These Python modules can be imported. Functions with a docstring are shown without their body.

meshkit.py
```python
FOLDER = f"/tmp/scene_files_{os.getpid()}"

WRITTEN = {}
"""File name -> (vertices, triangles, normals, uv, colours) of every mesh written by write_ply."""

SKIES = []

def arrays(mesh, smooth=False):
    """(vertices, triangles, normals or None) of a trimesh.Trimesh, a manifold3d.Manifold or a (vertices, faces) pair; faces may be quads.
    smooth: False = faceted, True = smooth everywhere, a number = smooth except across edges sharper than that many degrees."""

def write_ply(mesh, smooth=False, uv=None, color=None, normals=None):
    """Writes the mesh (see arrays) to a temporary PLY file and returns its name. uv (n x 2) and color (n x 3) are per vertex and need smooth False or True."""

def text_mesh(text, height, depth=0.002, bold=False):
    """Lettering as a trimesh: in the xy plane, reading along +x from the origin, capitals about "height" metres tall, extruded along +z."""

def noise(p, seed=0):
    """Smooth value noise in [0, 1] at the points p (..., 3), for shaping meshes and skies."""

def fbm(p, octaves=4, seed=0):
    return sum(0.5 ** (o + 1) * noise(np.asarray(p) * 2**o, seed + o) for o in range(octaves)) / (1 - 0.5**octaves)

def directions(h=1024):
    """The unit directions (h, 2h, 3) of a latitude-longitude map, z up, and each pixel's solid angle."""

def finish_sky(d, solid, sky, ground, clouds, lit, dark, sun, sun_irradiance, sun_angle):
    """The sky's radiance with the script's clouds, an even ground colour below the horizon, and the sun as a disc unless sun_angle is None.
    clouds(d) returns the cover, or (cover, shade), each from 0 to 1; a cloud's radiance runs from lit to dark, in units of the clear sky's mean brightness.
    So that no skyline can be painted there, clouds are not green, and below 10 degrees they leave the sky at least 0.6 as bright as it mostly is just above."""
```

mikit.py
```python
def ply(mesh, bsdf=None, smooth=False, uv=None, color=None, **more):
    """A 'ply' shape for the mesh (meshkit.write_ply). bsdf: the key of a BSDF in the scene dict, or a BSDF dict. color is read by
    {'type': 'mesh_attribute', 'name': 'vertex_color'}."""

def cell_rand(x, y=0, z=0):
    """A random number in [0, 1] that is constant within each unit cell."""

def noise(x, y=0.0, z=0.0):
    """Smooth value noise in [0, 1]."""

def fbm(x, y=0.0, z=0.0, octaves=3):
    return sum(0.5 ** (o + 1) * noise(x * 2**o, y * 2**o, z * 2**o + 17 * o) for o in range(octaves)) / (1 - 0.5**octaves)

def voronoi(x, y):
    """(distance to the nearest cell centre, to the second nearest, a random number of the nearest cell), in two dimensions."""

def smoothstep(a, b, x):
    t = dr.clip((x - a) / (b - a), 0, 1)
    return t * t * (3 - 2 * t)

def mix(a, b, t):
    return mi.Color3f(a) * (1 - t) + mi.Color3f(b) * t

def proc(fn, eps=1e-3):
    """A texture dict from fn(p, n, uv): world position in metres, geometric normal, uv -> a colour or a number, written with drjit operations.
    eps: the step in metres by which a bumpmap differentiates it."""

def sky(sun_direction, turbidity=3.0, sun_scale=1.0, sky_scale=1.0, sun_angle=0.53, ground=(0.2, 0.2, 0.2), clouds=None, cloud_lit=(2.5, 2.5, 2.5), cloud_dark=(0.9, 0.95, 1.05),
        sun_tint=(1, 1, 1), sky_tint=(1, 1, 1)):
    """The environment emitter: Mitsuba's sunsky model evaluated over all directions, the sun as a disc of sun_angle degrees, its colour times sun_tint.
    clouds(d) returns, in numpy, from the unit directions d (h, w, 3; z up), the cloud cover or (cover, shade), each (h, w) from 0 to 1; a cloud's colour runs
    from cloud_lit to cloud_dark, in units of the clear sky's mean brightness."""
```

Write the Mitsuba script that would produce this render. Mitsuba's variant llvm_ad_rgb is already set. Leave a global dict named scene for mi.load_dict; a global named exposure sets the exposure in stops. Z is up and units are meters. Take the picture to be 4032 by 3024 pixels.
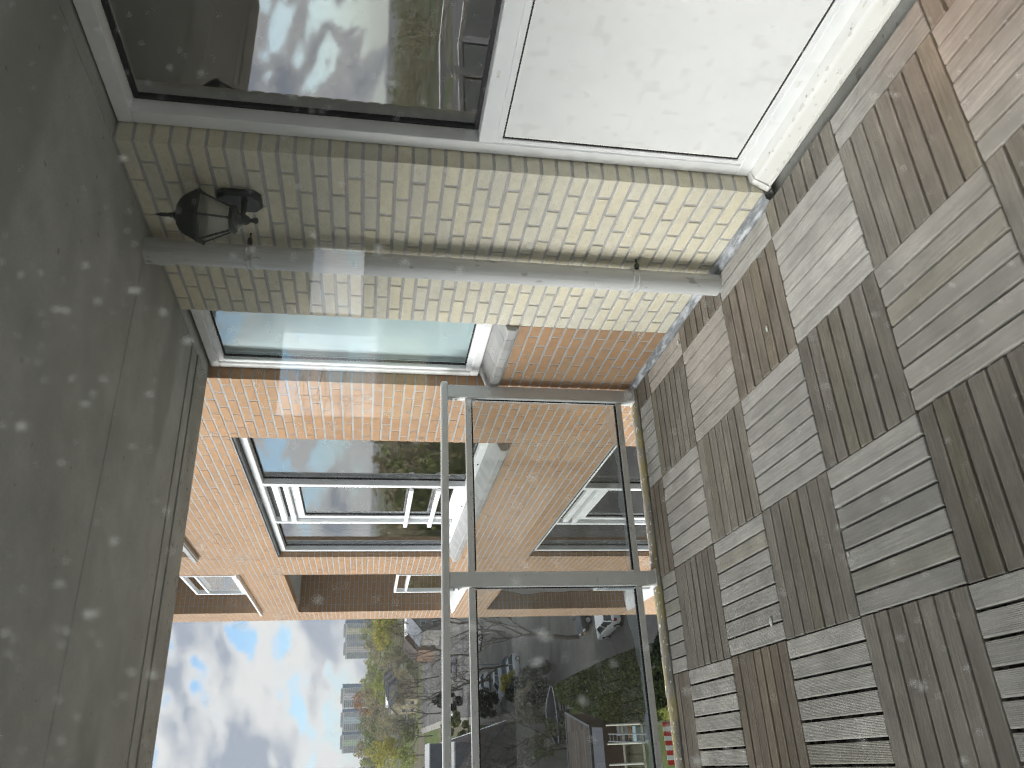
import math, random
import numpy as np
import trimesh
import shapely
import shapely.geometry as sg
import drjit as dr
import mitsuba as mi
import mikit
import meshkit
from mikit import noise, fbm, cell_rand, smoothstep, mix, voronoi

rng = random.Random(7)
nrng = np.random.default_rng(11)
T = mi.ScalarTransform4f
scene, labels = {}, {}

# ------------------------------------------------------------------ camera, sky, exposure
CAM = np.array([-1.87293, -1.35201, 1.56399])
YAW, PITCH, ROLL = 0.460283, -0.173437, 0.0359161
_f = np.array([math.sin(YAW) * math.cos(PITCH), math.cos(YAW) * math.cos(PITCH), math.sin(PITCH)])
_r = np.array([math.cos(YAW), -math.sin(YAW), 0.0])
_u = np.cross(_r, _f)
_up = math.cos(ROLL) * _r + math.sin(ROLL) * _u          # the phone was held sideways: picture-up is the place's right
scene['camera'] = {
    'type': 'thinlens', 'fov': 2 * math.degrees(math.atan(2016 / 3065.42)), 'fov_axis': 'x',
    'to_world': T().look_at(origin=CAM.tolist(), target=(CAM + _f).tolist(), up=_up.tolist()),
    'aperture_radius': 0.0017, 'focus_distance': 5.0, 'near_clip': 0.02, 'far_clip': 6000.0}

SUN = np.array([-0.80, 0.34, 0.48])


def clouds(d):
    z = np.clip(d[..., 2], 0.0, 1.0)
    q = np.stack([d[..., 0] * 4.3 + 3.1, d[..., 1] * 4.3 + 1.7, d[..., 2] * 5.6 + 0.6], -1) * (1.0 + 0.35 * (1 - z[..., None]) ** 4)
    w = meshkit.fbm(q * 1.3 + 9.0, 3, 5) - 0.5
    q2 = q + w[..., None] * np.array([0.32, 0.32, 0.2])
    big = meshkit.fbm(q2 * 2.0 + 4.0, 3, 2)
    det = meshkit.fbm(q2 * 6.5, 6, 8)
    c = big * 0.55 + det * 0.45
    cover = np.clip((c - 0.405) / 0.06, 0, 1)
    cover = cover * cover * (3 - 2 * cover)
    sh = meshkit.fbm(q2 * 2.6 + np.array([0.10, -0.25, 0.25]), 5, 21) * 0.60 + big * 0.40
    shade = np.clip((sh - 0.44) / 0.14, 0, 1) * np.clip((c - 0.44) / 0.10, 0, 1)
    haze = np.clip(1 - z / 0.07, 0, 1) * 0.5
    return np.maximum(cover, haze), shade


scene['sky'] = mikit.sky(SUN.tolist(), turbidity=3.0, sun_scale=0.42, sky_scale=0.72, sun_angle=36.0, clouds=clouds,
                         cloud_lit=(1.80, 1.82, 1.82), cloud_dark=(0.90, 1.01, 1.20), sky_tint=(0.74, 0.79, 0.84), sun_tint=(0.80, 1.0, 1.45))
labels['sky'] = {'kind': 'structure'}
exposure = 3.58

# ------------------------------------------------------------------ helpers
_count = {}


def numbered(key):
    n = _count.get(key, 0)
    _count[key] = n + 1
    return key if n == 0 else f'{key}_{n:03d}'


def put(key, mesh, bsdf, smooth=False, uv=None, **more):
    """One entry of the scene; a key that is taken gets the next number."""
    key = numbered(key)
    scene[key] = mikit.ply(mesh, bsdf, smooth=smooth, uv=uv, **more)
    return key


def put_shared(key, shape, where):
    key = numbered(key)
    scene[key] = {**shape, 'to_world': where}
    return key


def struct(key, mesh, bsdf, **k):
    key = put(key, mesh, bsdf, **k)
    labels[key] = {'kind': 'structure'}
    return key


def thing(key, label, category, group=None):
    key = numbered(key)
    labels[key] = {'label': label, 'category': category}
    if group:
        labels[key]['group'] = group
    return key


def stuff(key, label=None, category=None):
    labels[key] = {'kind': 'stuff'}
    if label:
        labels[key]['label'] = label
    if category:
        labels[key]['category'] = category
    return key


def cat(ms):
    """Join (v, f) pairs or trimeshes into one mesh."""
    vs, fs, n = [], [], 0
    for m in ms:
        v, f = (m.vertices, m.faces) if hasattr(m, 'vertices') else m
        vs.append(np.asarray(v, float)); fs.append(np.asarray(f, int) + n); n += len(v)
    return np.vstack(vs), np.vstack(fs)


def box(x0, x1, y0, y1, z0, z1):
    v = np.array([[x, y, z] for x in (x0, x1) for y in (y0, y1) for z in (z0, z1)], float)
    f = np.array([[0, 1, 3], [0, 3, 2], [4, 6, 7], [4, 7, 5], [0, 4, 5], [0, 5, 1], [2, 3, 7], [2, 7, 6], [0, 2, 6], [0, 6, 4], [1, 5, 7], [1, 7, 3]])
    return v, f


def cbox(x0, x1, y0, y1, z0, z1, c=0.003):
    """A box with chamfered edges."""
    lo, hi = np.array([x0, y0, z0], float), np.array([x1, y1, z1], float)
    c = min(c, 0.45 * (hi - lo).min())
    pts = []
    for sx in (0, 1):
        for sy in (0, 1):
            for sz in (0, 1):
                k = np.where([sx, sy, sz], hi, lo)
                i = np.where([sx, sy, sz], -c, c)
                for a in range(3):
                    q = k + i
                    q[a] = k[a]
                    pts.append(q)
    h = trimesh.Trimesh(np.array(pts)).convex_hull
    return np.array(h.vertices), np.array(h.faces)


def xform(m, mat):
    v, f = (m.vertices, m.faces) if hasattr(m, 'vertices') else m
    return np.asarray(v) @ mat[:3, :3].T + mat[:3, 3], np.asarray(f)


def rotz(a):
    c, s = math.cos(a), math.sin(a)
    m = np.eye(4); m[:2, :2] = [[c, -s], [s, c]]
    return m


def move(x, y, z):
    m = np.eye(4); m[:3, 3] = (x, y, z)
    return m


def prism(poly, axis, a, b):
    """Extrude a list of 2-d points along an axis ('x': points are y,z; 'y': points are x,z; 'z': points are x,y)."""
    p = sg.Polygon(poly) if not hasattr(poly, 'exterior') else poly
    m = trimesh.creation.extrude_polygon(p, b - a, engine='earcut')
    v = np.array(m.vertices); f = np.array(m.faces)
    u, w, h = v[:, 0], v[:, 1], v[:, 2] + a
    if axis == 'x':
        v = np.stack([h, u, w], 1)
    elif axis == 'y':
        v = np.stack([u, h, w], 1); f = f[:, ::-1]
    else:
        v = np.stack([u, w, h], 1)
    return v, f


def lathe(profile, n=24, cx=0, cy=0, cz=0):
    """Revolve (r, z) points round a vertical axis."""
    p = np.array(profile, float)
    a = np.arange(n) * 2 * math.pi / n
    v = np.stack([p[:, None, 0] * np.cos(a), p[:, None, 0] * np.sin(a), np.broadcast_to(p[:, None, 1], (len(p), n))], -1).reshape(-1, 3)
    i, j = np.meshgrid(np.arange(len(p) - 1), np.arange(n), indexing='ij')
    q = np.stack([i * n + j, i * n + (j + 1) % n, (i + 1) * n + (j + 1) % n, (i + 1) * n + j], -1).reshape(-1, 4)
    return v + np.array([cx, cy, cz]), np.vstack([q[:, [0, 1, 2]], q[:, [0, 2, 3]]])


def tube(points, radii, sides=6):
    p = np.asarray(points, float)
    t = np.gradient(p, axis=0)
    t /= np.linalg.norm(t, axis=1, keepdims=True) + 1e-12
    ref = np.array([0, 0, 1.0]) if abs(t[:, 2]).max() < 0.95 else np.array([0.92, 0.39, 0.0])
    a = np.cross(t, ref); a /= np.linalg.norm(a, axis=1, keepdims=True) + 1e-12
    b = np.cross(t, a)
    an = np.arange(sides) * 2 * math.pi / sides
    r = np.broadcast_to(radii, (len(p),))[:, None, None]
    v = p[:, None] + r * (np.cos(an)[None, :, None] * a[:, None] + np.sin(an)[None, :, None] * b[:, None])
    i, j = np.meshgrid(np.arange(len(p) - 1), np.arange(sides), indexing='ij')
    q = np.stack([i * sides + j, i * sides + (j + 1) % sides, (i + 1) * sides + (j + 1) % sides, (i + 1) * sides + j], -1).reshape(-1, 4)
    c0, c1 = len(p) * sides, len(p) * sides + 1
    v = np.vstack([v.reshape(-1, 3), p[:1], p[-1:]])
    j = np.arange(sides)
    caps = np.vstack([np.stack([j * 0 + c0, (j + 1) % sides, j], 1), np.stack([j * 0 + c1, (len(p) - 1) * sides + j, (len(p) - 1) * sides + (j + 1) % sides], 1)])
    return v, np.vstack([q[:, [0, 1, 2]], q[:, [0, 2, 3]], caps])


# ------------------------------------------------------------------ materials
def bsdf(key, **d):
    scene[key] = d
    return key


def diffuse(key, fn, rough=0.85, spec=0.35, bump=None, bump_scale=1.0, eps=1e-3):
    base = mikit.proc(fn) if callable(fn) else {'type': 'rgb', 'value': list(fn)}
    b = {'type': 'principled', 'base_color': base, 'roughness': rough, 'specular': spec}
    if bump is not None:
        b = {'type': 'bumpmap', 'arbitrary': mikit.proc(bump, eps), 'scale': bump_scale, 'nested': b}
    scene[key] = {'type': 'twosided', 'b': b}
    return key


def wood_fn(p, n, uv):
    k, j = dr.floor(uv.x / 10), dr.floor(uv.y / 10)
    a, b, c = cell_rand(k, j, 3), cell_rand(k, j, 5), cell_rand(k, j, 9)
    u, v = uv.x - k * 10, uv.y - j * 10
    g = fbm(u * 9 + a * 40, v * 260 + b * 90, 0, 3)
    blot = fbm(p.x * 9, p.y * 9, p.z * 9 + a * 20, 3)
    fine = noise(u * 60, v * 900, a * 30)
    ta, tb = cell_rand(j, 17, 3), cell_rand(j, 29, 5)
    silver = j - 2 * dr.floor(j / 2)                     # paler where slats run along y: light on the ribs, put into the colour
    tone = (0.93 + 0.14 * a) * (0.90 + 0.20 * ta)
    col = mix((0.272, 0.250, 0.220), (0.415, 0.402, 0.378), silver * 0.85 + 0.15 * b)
    col = mix(col, mi.Color3f(0.285, 0.262, 0.185), smoothstep(0.8, 1.0, c) * 0.35)
    col = mix(col, mi.Color3f(0.30, 0.225, 0.165), smoothstep(0.55, 1.0, tb) * 0.35)
    col = mix(col, mi.Color3f(0.36, 0.235, 0.165), smoothstep(-0.75, 0.0, p.x) * smoothstep(0.45, -0.1, p.y) * 0.55)
    col = col * tone * (0.80 + 0.40 * g) * (0.88 + 0.24 * fine)
    return col * (0.72 + 0.52 * blot)


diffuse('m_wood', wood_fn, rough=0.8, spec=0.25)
diffuse('m_wood_dark', (0.045, 0.036, 0.028))


def yellow_fn(p, n, uv):
    r = cell_rand(dr.floor(uv.x * 997), dr.floor(uv.y * 991), 2)
    col = mix((0.655, 0.612, 0.475), (0.600, 0.580, 0.490), r)
    s = fbm(p.x * 30, p.y * 30, p.z * 30, 3)
    st = fbm(p.x * 3 + 4, p.y * 3, p.z * 2, 3)
    speck = smoothstep(0.80, 0.86, noise(p.x * 160, p.y * 160, p.z * 160))
    col = col * (0.90 + 0.20 * s) * (0.86 + 0.26 * st)
    return mix(col, mi.Color3f(0.25, 0.22, 0.17), speck * 0.25)


def orange_fn(p, n, uv):
    r = cell_rand(dr.floor(uv.x * 997), dr.floor(uv.y * 991), 2)
    r2 = cell_rand(dr.floor(uv.x * 997), dr.floor(uv.y * 991), 7)
    col = mix((0.395, 0.240, 0.135), (0.368, 0.240, 0.150), r)
    col = mix(col, mi.Color3f(0.33, 0.20, 0.12), smoothstep(0.8, 1.0, r2) * 0.6)
    s = fbm(p.x * 26, p.y * 26, p.z * 26, 3)
    st = fbm(p.x * 1.5 + 4, p.y * 1.5, p.z * 1.2, 3)
    return col * (0.90 + 0.20 * s) * (0.86 + 0.26 * st)


def brick_bump(p, n, uv):
    return fbm(p.x * 160, p.y * 160, p.z * 160, 3)


diffuse('m_yellow_brick', yellow_fn, 0.8, 0.3)
diffuse('m_orange_brick', orange_fn, 0.8, 0.3)
diffuse('m_mortar_grey', lambda p, n, uv: mix((0.36, 0.355, 0.345), (0.48, 0.475, 0.465), fbm(p.x * 40, p.y * 40, p.z * 40, 3)), 0.95, 0.1)
diffuse('m_mortar_light', lambda p, n, uv: mix((0.31, 0.31, 0.30), (0.42, 0.42, 0.41), fbm(p.x * 25, p.y * 25, p.z * 25, 3)), 0.95, 0.1)


def brick_far_fn(p, n, uv):
    a = dr.select(dr.abs(n.x) > 0.6, p.y, p.x)
    row = dr.floor((p.z - 0.0156) / 0.0625)
    fz = (p.z - 0.0156) / 0.0625 - row
    s = a / 0.21 + 0.5 * (row - 2 * dr.floor(row / 2))
    fa = s - dr.floor(s)
    m = dr.maximum(1 - smoothstep(0.07, 0.12, dr.minimum(fz, 1 - fz)), 1 - smoothstep(0.012, 0.03, dr.minimum(fa, 1 - fa)))
    col = mix((0.43, 0.25, 0.13), (0.40, 0.255, 0.15), cell_rand(dr.floor(s), row, 4))
    return mix(col * (0.85 + 0.3 * fbm(p.x * 2, p.y * 2, p.z * 2, 3)), mi.Color3f(0.46, 0.45, 0.43), m)


diffuse('m_brick_far', brick_far_fn, 0.9, 0.2)


def concrete_fn(p, n, uv):
    big = fbm(p.x * 1.3 + 2, p.y * 1.3, p.z, 4)
    mid = fbm(p.x * 7, p.y * 7, p.z * 7 + 3, 4)
    fine = noise(p.x * 220, p.y * 220, p.z * 220)
    pit = smoothstep(0.83, 0.88, noise(p.x * 45, p.y * 45, p.z * 45 + 9))
    col = mix((0.300, 0.305, 0.287), (0.385, 0.390, 0.375), big) * (0.72 + 0.5 * mid) * (0.9 + 0.2 * fine)
    stain = smoothstep(0.56, 0.72, fbm(p.x * 0.9 + 8, p.y * 2.4 + 1, 0, 4))
    col = mix(col, mi.Color3f(0.20, 0.205, 0.185), stain * 0.55)
    return mix(col, mi.Color3f(0.12, 0.11, 0.09), pit * 0.5)


diffuse('m_concrete', concrete_fn, 0.95, 0.15)


def kerb_fn(p, n, uv):
    mid = fbm(p.x * 14, p.y * 14, p.z * 14, 4)
    fine = noise(p.x * 260, p.y * 260, p.z * 260)
    col = mix((0.19, 0.18, 0.155), (0.33, 0.315, 0.28), mid) * (0.8 + 0.4 * fine)
    lich = smoothstep(0.57, 0.68, fbm(p.x * 6 + 5, p.y * 30, p.z * 6, 3))
    col = mix(col, mi.Color3f(0.36, 0.31, 0.13), lich * 0.65)
    spots = smoothstep(0.84, 0.87, noise(p.x * 55 + 4, p.y * 55, p.z * 55))
    return mix(col, mi.Color3f(0.72, 0.70, 0.64), spots * 0.9)


diffuse('m_kerb', kerb_fn, 0.95, 0.15)


def white_fn(p, n, uv):
    d = fbm(p.x * 5, p.y * 5, p.z * 5, 4)
    s = smoothstep(0.55, 0.8, fbm(p.x * 16 + 7, p.y * 16, p.z * 3, 3))
    col = mix((0.76, 0.78, 0.79), (0.84, 0.855, 0.86), d)
    return mix(col, mi.Color3f(0.50, 0.49, 0.44), s * 0.22)


diffuse('m_white', white_fn, 0.35, 0.5)


def panel_fn(p, n, uv):
    d = fbm(p.y * 2.2 + 5, p.z * 2.2, p.x, 4)
    e = smoothstep(0.50, 0.85, fbm(p.y * 11, p.z * 11 + 2, 0, 3))
    dots = smoothstep(0.70, 0.98, noise(p.y * 30 + 3, p.z * 26, 1))
    col = mix((0.74, 0.755, 0.75), (0.80, 0.815, 0.815), d)
    col = mix(col, mi.Color3f(0.60, 0.61, 0.59), e * 0.10)
    return mix(col, mi.Color3f(0.50, 0.51, 0.50), dots * 0.22)


diffuse('m_panel', panel_fn, 0.45, 0.4)


def sillpaint_fn(p, n, uv):
    d = fbm(p.x * 20, p.y * 7, p.z * 20, 3)
    rings = smoothstep(0.74, 0.82, noise(p.y * 42, p.x * 60, p.z * 60))
    low = smoothstep(0.062, 0.045, p.z)
    col = mix((0.70, 0.705, 0.68), (0.78, 0.785, 0.77), d)
    col = mix(col, mi.Color3f(0.60, 0.59, 0.545), low * 0.55)
    return mix(col, mi.Color3f(0.38, 0.36, 0.31), rings * 0.35)


diffuse('m_sill_paint', sillpaint_fn, 0.5, 0.4)


def rail_fn(p, n, uv):
    d = fbm(p.x * 6, p.y * 6, p.z * 6, 4)
    spots = smoothstep(0.84, 0.90, noise(p.x * 60, p.y * 60, p.z * 60))
    col = mix((0.60, 0.61, 0.605), (0.68, 0.69, 0.685), d)
    return mix(col, mi.Color3f(0.25, 0.235, 0.21), spots * 0.35)


diffuse('m_rail', rail_fn, 0.42, 0.5)


def pipe_fn(p, n, uv):
    d = fbm(p.x * 9, p.y * 9, p.z * 2.2, 4)
    s = smoothstep(0.70, 0.78, fbm(p.x * 40, p.y * 40, p.z * 14 + 3, 3))
    streak = smoothstep(0.58, 0.78, fbm(p.x * 60, p.y * 60, p.z * 1.2, 3))
    col = mix((0.47, 0.485, 0.485), (0.57, 0.58, 0.58), d)
    col = mix(col, mi.Color3f(0.36, 0.37, 0.36), streak * 0.35)
    return mix(col, mi.Color3f(0.20, 0.20, 0.195), s * 0.5)


diffuse('m_pipe', pipe_fn, 0.45, 0.45)
diffuse('m_black', lambda p, n, uv: mix((0.016, 0.020, 0.020), (0.045, 0.052, 0.052), fbm(p.x * 30, p.y * 30, p.z * 30, 3)), 0.45, 0.5)
diffuse('m_gasket', (0.018, 0.017, 0.020), 0.6)
diffuse('m_steel', (0.42, 0.42, 0.40), 0.35)


def lead_fn(p, n, uv):
    d = fbm(p.x * 50, p.y * 18, p.z * 50, 4)
    return mix((0.20, 0.215, 0.235), (0.50, 0.52, 0.55), smoothstep(0.35, 0.75, d))


diffuse('m_lead', lead_fn, 0.45, 0.5)


def silltile_fn(p, n, uv):
    d = fbm(p.x * 14, p.y * 14, p.z * 14, 3)
    return mix((0.29, 0.29, 0.285), (0.40, 0.40, 0.395), d) * (0.9 + 0.2 * cell_rand(dr.floor(uv.x * 997), 1, 1))


diffuse('m_sill_tile', silltile_fn, 0.4, 0.5)
diffuse('m_bitumen', lambda p, n, uv: mix((0.03, 0.033, 0.035), (0.11, 0.115, 0.11), fbm(p.x * 30, p.y * 5, p.z * 30, 3)), 0.6)
diffuse('m_room', (0.10, 0.115, 0.095), 0.9, 0.1)
diffuse('m_room_wall', (0.74, 0.74, 0.72), 0.9, 0.1)
diffuse('m_curtain', (0.50, 0.61, 0.64), 0.9, 0.1)
bsdf('m_glass_coated', type='thindielectric', int_ior=3.0, specular_transmittance={'type': 'rgb', 'value': [0.62, 0.70, 0.64]})
bsdf('m_glass_window', type='thindielectric', int_ior=3.3, specular_transmittance={'type': 'rgb', 'value': [0.72, 0.80, 0.77]})
bsdf('m_glass_rail', type='thindielectric', int_ior=1.5, specular_transmittance={'type': 'rgb', 'value': [0.54, 0.56, 0.55]})
bsdf('m_glass_frosted', type='thindielectric', int_ior=1.8, specular_transmittance={'type': 'rgb', 'value': [0.97, 0.99, 0.98]})
scene['m_lantern_glass'] = {'type': 'mask', 'opacity': 0.45, 'b': {'type': 'principledthin', 'base_color': {'type': 'rgb', 'value': [0.62, 0.63, 0.56]}, 'roughness': 0.25, 'diff_trans': 1.1, 'eta': 1.5}}
bsdf('m_glass_clear', type='thindielectric', int_ior=1.5, specular_transmittance={'type': 'rgb', 'value': [0.95, 0.965, 0.955]})
bsdf('m_glass_pane', type='thindielectric', int_ior=2.0, specular_transmittance={'type': 'rgb', 'value': [0.99, 1.0, 0.995]})
scene['m_smear'] = {'type': 'mask', 'opacity': 0.16, 'b': {'type': 'principledthin', 'base_color': {'type': 'rgb', 'value': [0.66, 0.76, 0.84]}, 'roughness': 0.9, 'diff_trans': 1.0}}
scene['m_dust'] = {'type': 'mask', 'opacity': 0.34, 'b': {'type': 'principledthin', 'base_color': {'type': 'rgb', 'value': [0.90, 0.92, 0.92]}, 'roughness': 0.9, 'diff_trans': 1.2}}

XW = 0.187            # the brick face of the long wall
Z0, PITCH_Z, PITCH_Y = 0.0156, 0.0625, 0.21

# ------------------------------------------------------------------ balcony floor, kerb and ceiling
XL = -2.48            # the balcony's open left edge
struct('balcony_floor', box(XL, XW + 0.11, -1.02, 2.735, -0.30, -0.040), 'm_concrete')


def kerb_mesh():
    ys = np.array([2.735, 2.742, 2.76, 2.79, 2.82, 2.842, 2.852, 2.856])
    zs = np.array([-0.035, -0.006, 0.0, 0.002, 0.002, 0.0, -0.008, -0.20])
    xs = np.linspace(XL, XW, 150)
    v = np.stack(np.broadcast_arrays(xs[:, None], ys[None], zs[None]), -1)
    nn = meshkit.fbm(v * np.array([9, 30, 30.0]), 4, 3) - 0.5
    n2 = meshkit.fbm(v * np.array([40, 60, 60.0]), 3, 4) - 0.5
    edge = np.array([0.3, 1, 1, 0.5, 0.5, 1, 1.5, 1.0])
    v[..., 2] += (nn * 0.010 + n2 * 0.006) * edge
    v[..., 1] += (nn * 0.012 + n2 * 0.008) * edge * np.array([0.2, .4, .3, .2, .3, 1, 1.3, 1.0])
    m, k = len(xs), len(ys)
    i, j = np.meshgrid(np.arange(m - 1), np.arange(k - 1), indexing='ij')
    q = np.stack([i * k + j, (i + 1) * k + j, (i + 1) * k + j + 1, i * k + j + 1], -1).reshape(-1, 4)
    return v.reshape(-1, 3), np.vstack([q[:, [0, 1, 2]], q[:, [0, 2, 3]]])


struct('balcony_kerb', kerb_mesh(), 'm_kerb', smooth=40)
struct('balcony_floor_edge', box(XL, XW, 2.739, 2.846, -0.30, -0.03), 'm_concrete')

# ceiling slab: a section with two drip grooves, run along x
ceil = [(-1.02, 2.52), (1.492, 2.52), (1.496, 2.516), (1.502, 2.516), (1.506, 2.52), (2.446, 2.52), (2.449, 2.534), (2.459, 2.534), (2.462, 2.517),
        (2.574, 2.517), (2.577, 2.540), (2.591, 2.540), (2.594, 2.513), (2.858, 2.513), (2.866, 2.521), (2.866, 2.74), (-1.02, 2.74)]
struct('balcony_ceiling', prism(ceil, 'x', XL - 0.12, XW + 0.004), 'm_concrete')
struct('balcony_ceiling_edge', box(XW + 0.0041, XW + 0.35, -1.02, 0.955, 2.5185, 2.74), 'm_concrete')

# ------------------------------------------------------------------ deck tiles
W_SLAT, L_SLAT, H_SLAT = 0.0618, 0.498, 0.024


def slat_mesh(length, width, k, seed, tile):
    """A ribbed hardwood slat lying along +x from the origin, its top near z = 0; uv carries its number."""
    r = random.Random(seed)
    n = max(4, int(round(width / 0.0052)))
    ys, zs = [0.0, 0.0, 0.0018], [-H_SLAT, -0.0022, -0.0004]
    for i in range(n):
        a = 0.003 + (width - 0.006) * (i + 0.30) / n
        b = 0.003 + (width - 0.006) * (i + 0.62) / n
        c = 0.003 + (width - 0.006) * (i + 0.80) / n
        ys += [a, b, c]; zs += [0.0, 0.0, -0.0022]
    ys += [width - 0.0018, width, width]; zs += [-0.0004, -0.0022, -H_SLAT]
    ys, zs = np.array(ys), np.array(zs)
    e = 0.0025
    xs = np.array([0.0, e, length - e, length])
    bow = r.uniform(-0.0012, 0.0012)
    tilt = r.uniform(-0.0014, 0.0014)
    v = np.zeros((4, len(ys), 3))
    for i, x in enumerate(xs):
        dz = -0.0022 if i in (0, 3) else 0.0
        v[i, :, 0] = x
        v[i, :, 1] = ys
        v[i, :, 2] = zs + np.where(zs > -0.01, dz, 0) + bow * (1 if i > 1 else -1) + tilt * (ys / width - 0.5) * 2
    m = len(ys)
    q = []
    for i in range(3):
        for j in range(m - 1):
            q.append([i * m + j, (i + 1) * m + j, (i + 1) * m + j + 1, i * m + j + 1])
    q = np.array(q)
    f = [np.vstack([q[:, [0, 1, 2]], q[:, [0, 2, 3]]])]
    vv = v.reshape(-1, 3)
    for base, flip in ((0, False), (3 * m, True)):
        t = np.array([[base, base + j, base + j + 1] for j in range(1, m - 1)])
        f.append(t[:, ::-1] if flip else t)
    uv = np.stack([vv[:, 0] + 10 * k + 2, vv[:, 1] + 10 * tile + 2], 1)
    return vv, np.vstack(f), uv


def deck_tile(x0, x1, y0, y1, along_y, label):
    t = thing('deck_tile', label, 'deck tile', 'square wooden deck tiles laid on the balcony')
    span, length = ((x1 - x0), (y1 - y0)) if along_y else ((y1 - y0), (x1 - x0))
    pitch = 0.5 / 7
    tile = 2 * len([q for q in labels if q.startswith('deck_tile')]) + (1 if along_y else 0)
    off = 0.0015
    i = 0
    full = span > 0.45
    while True:
        a = i * pitch + off + 0.004
        b = a + W_SLAT
        if a > span - 0.012:
            break
        b = min(b, span - 0.001)
        seed = rng.randrange(10 ** 6)
        a += rng.uniform(-0.0012, 0.0012)
        v, f, uv = slat_mesh(length - 0.003, b - a, seed % 5000, seed, tile)
        v[:, 0] += 0.0015 + rng.uniform(-0.0008, 0.0008)
        v[:, 1] += a
        v[:, 2] += rng.uniform(-0.0015, 0.001)
        if along_y:
            v = np.stack([x0 + v[:, 1], y0 + v[:, 0], v[:, 2]], 1); f = f[:, ::-1]
        else:
            v = np.stack([x0 + v[:, 0], y0 + v[:, 1], v[:, 2]], 1)
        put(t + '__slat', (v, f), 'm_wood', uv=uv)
        i += 1
    for s in (0.10, 0.37, 0.63, 0.90):
        c = s * length
        if along_y:
            m = box(x0 + 0.004, x1 - 0.004, y0 + c - 0.02, y0 + c + 0.02, -0.038, -H_SLAT - 0.002)
        else:
            m = box(x0 + c - 0.02, x0 + c + 0.02, y0 + 0.004, y1 - 0.004, -0.038, -H_SLAT - 0.002)
        put(t + '__batten', m, 'm_wood_dark')


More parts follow.
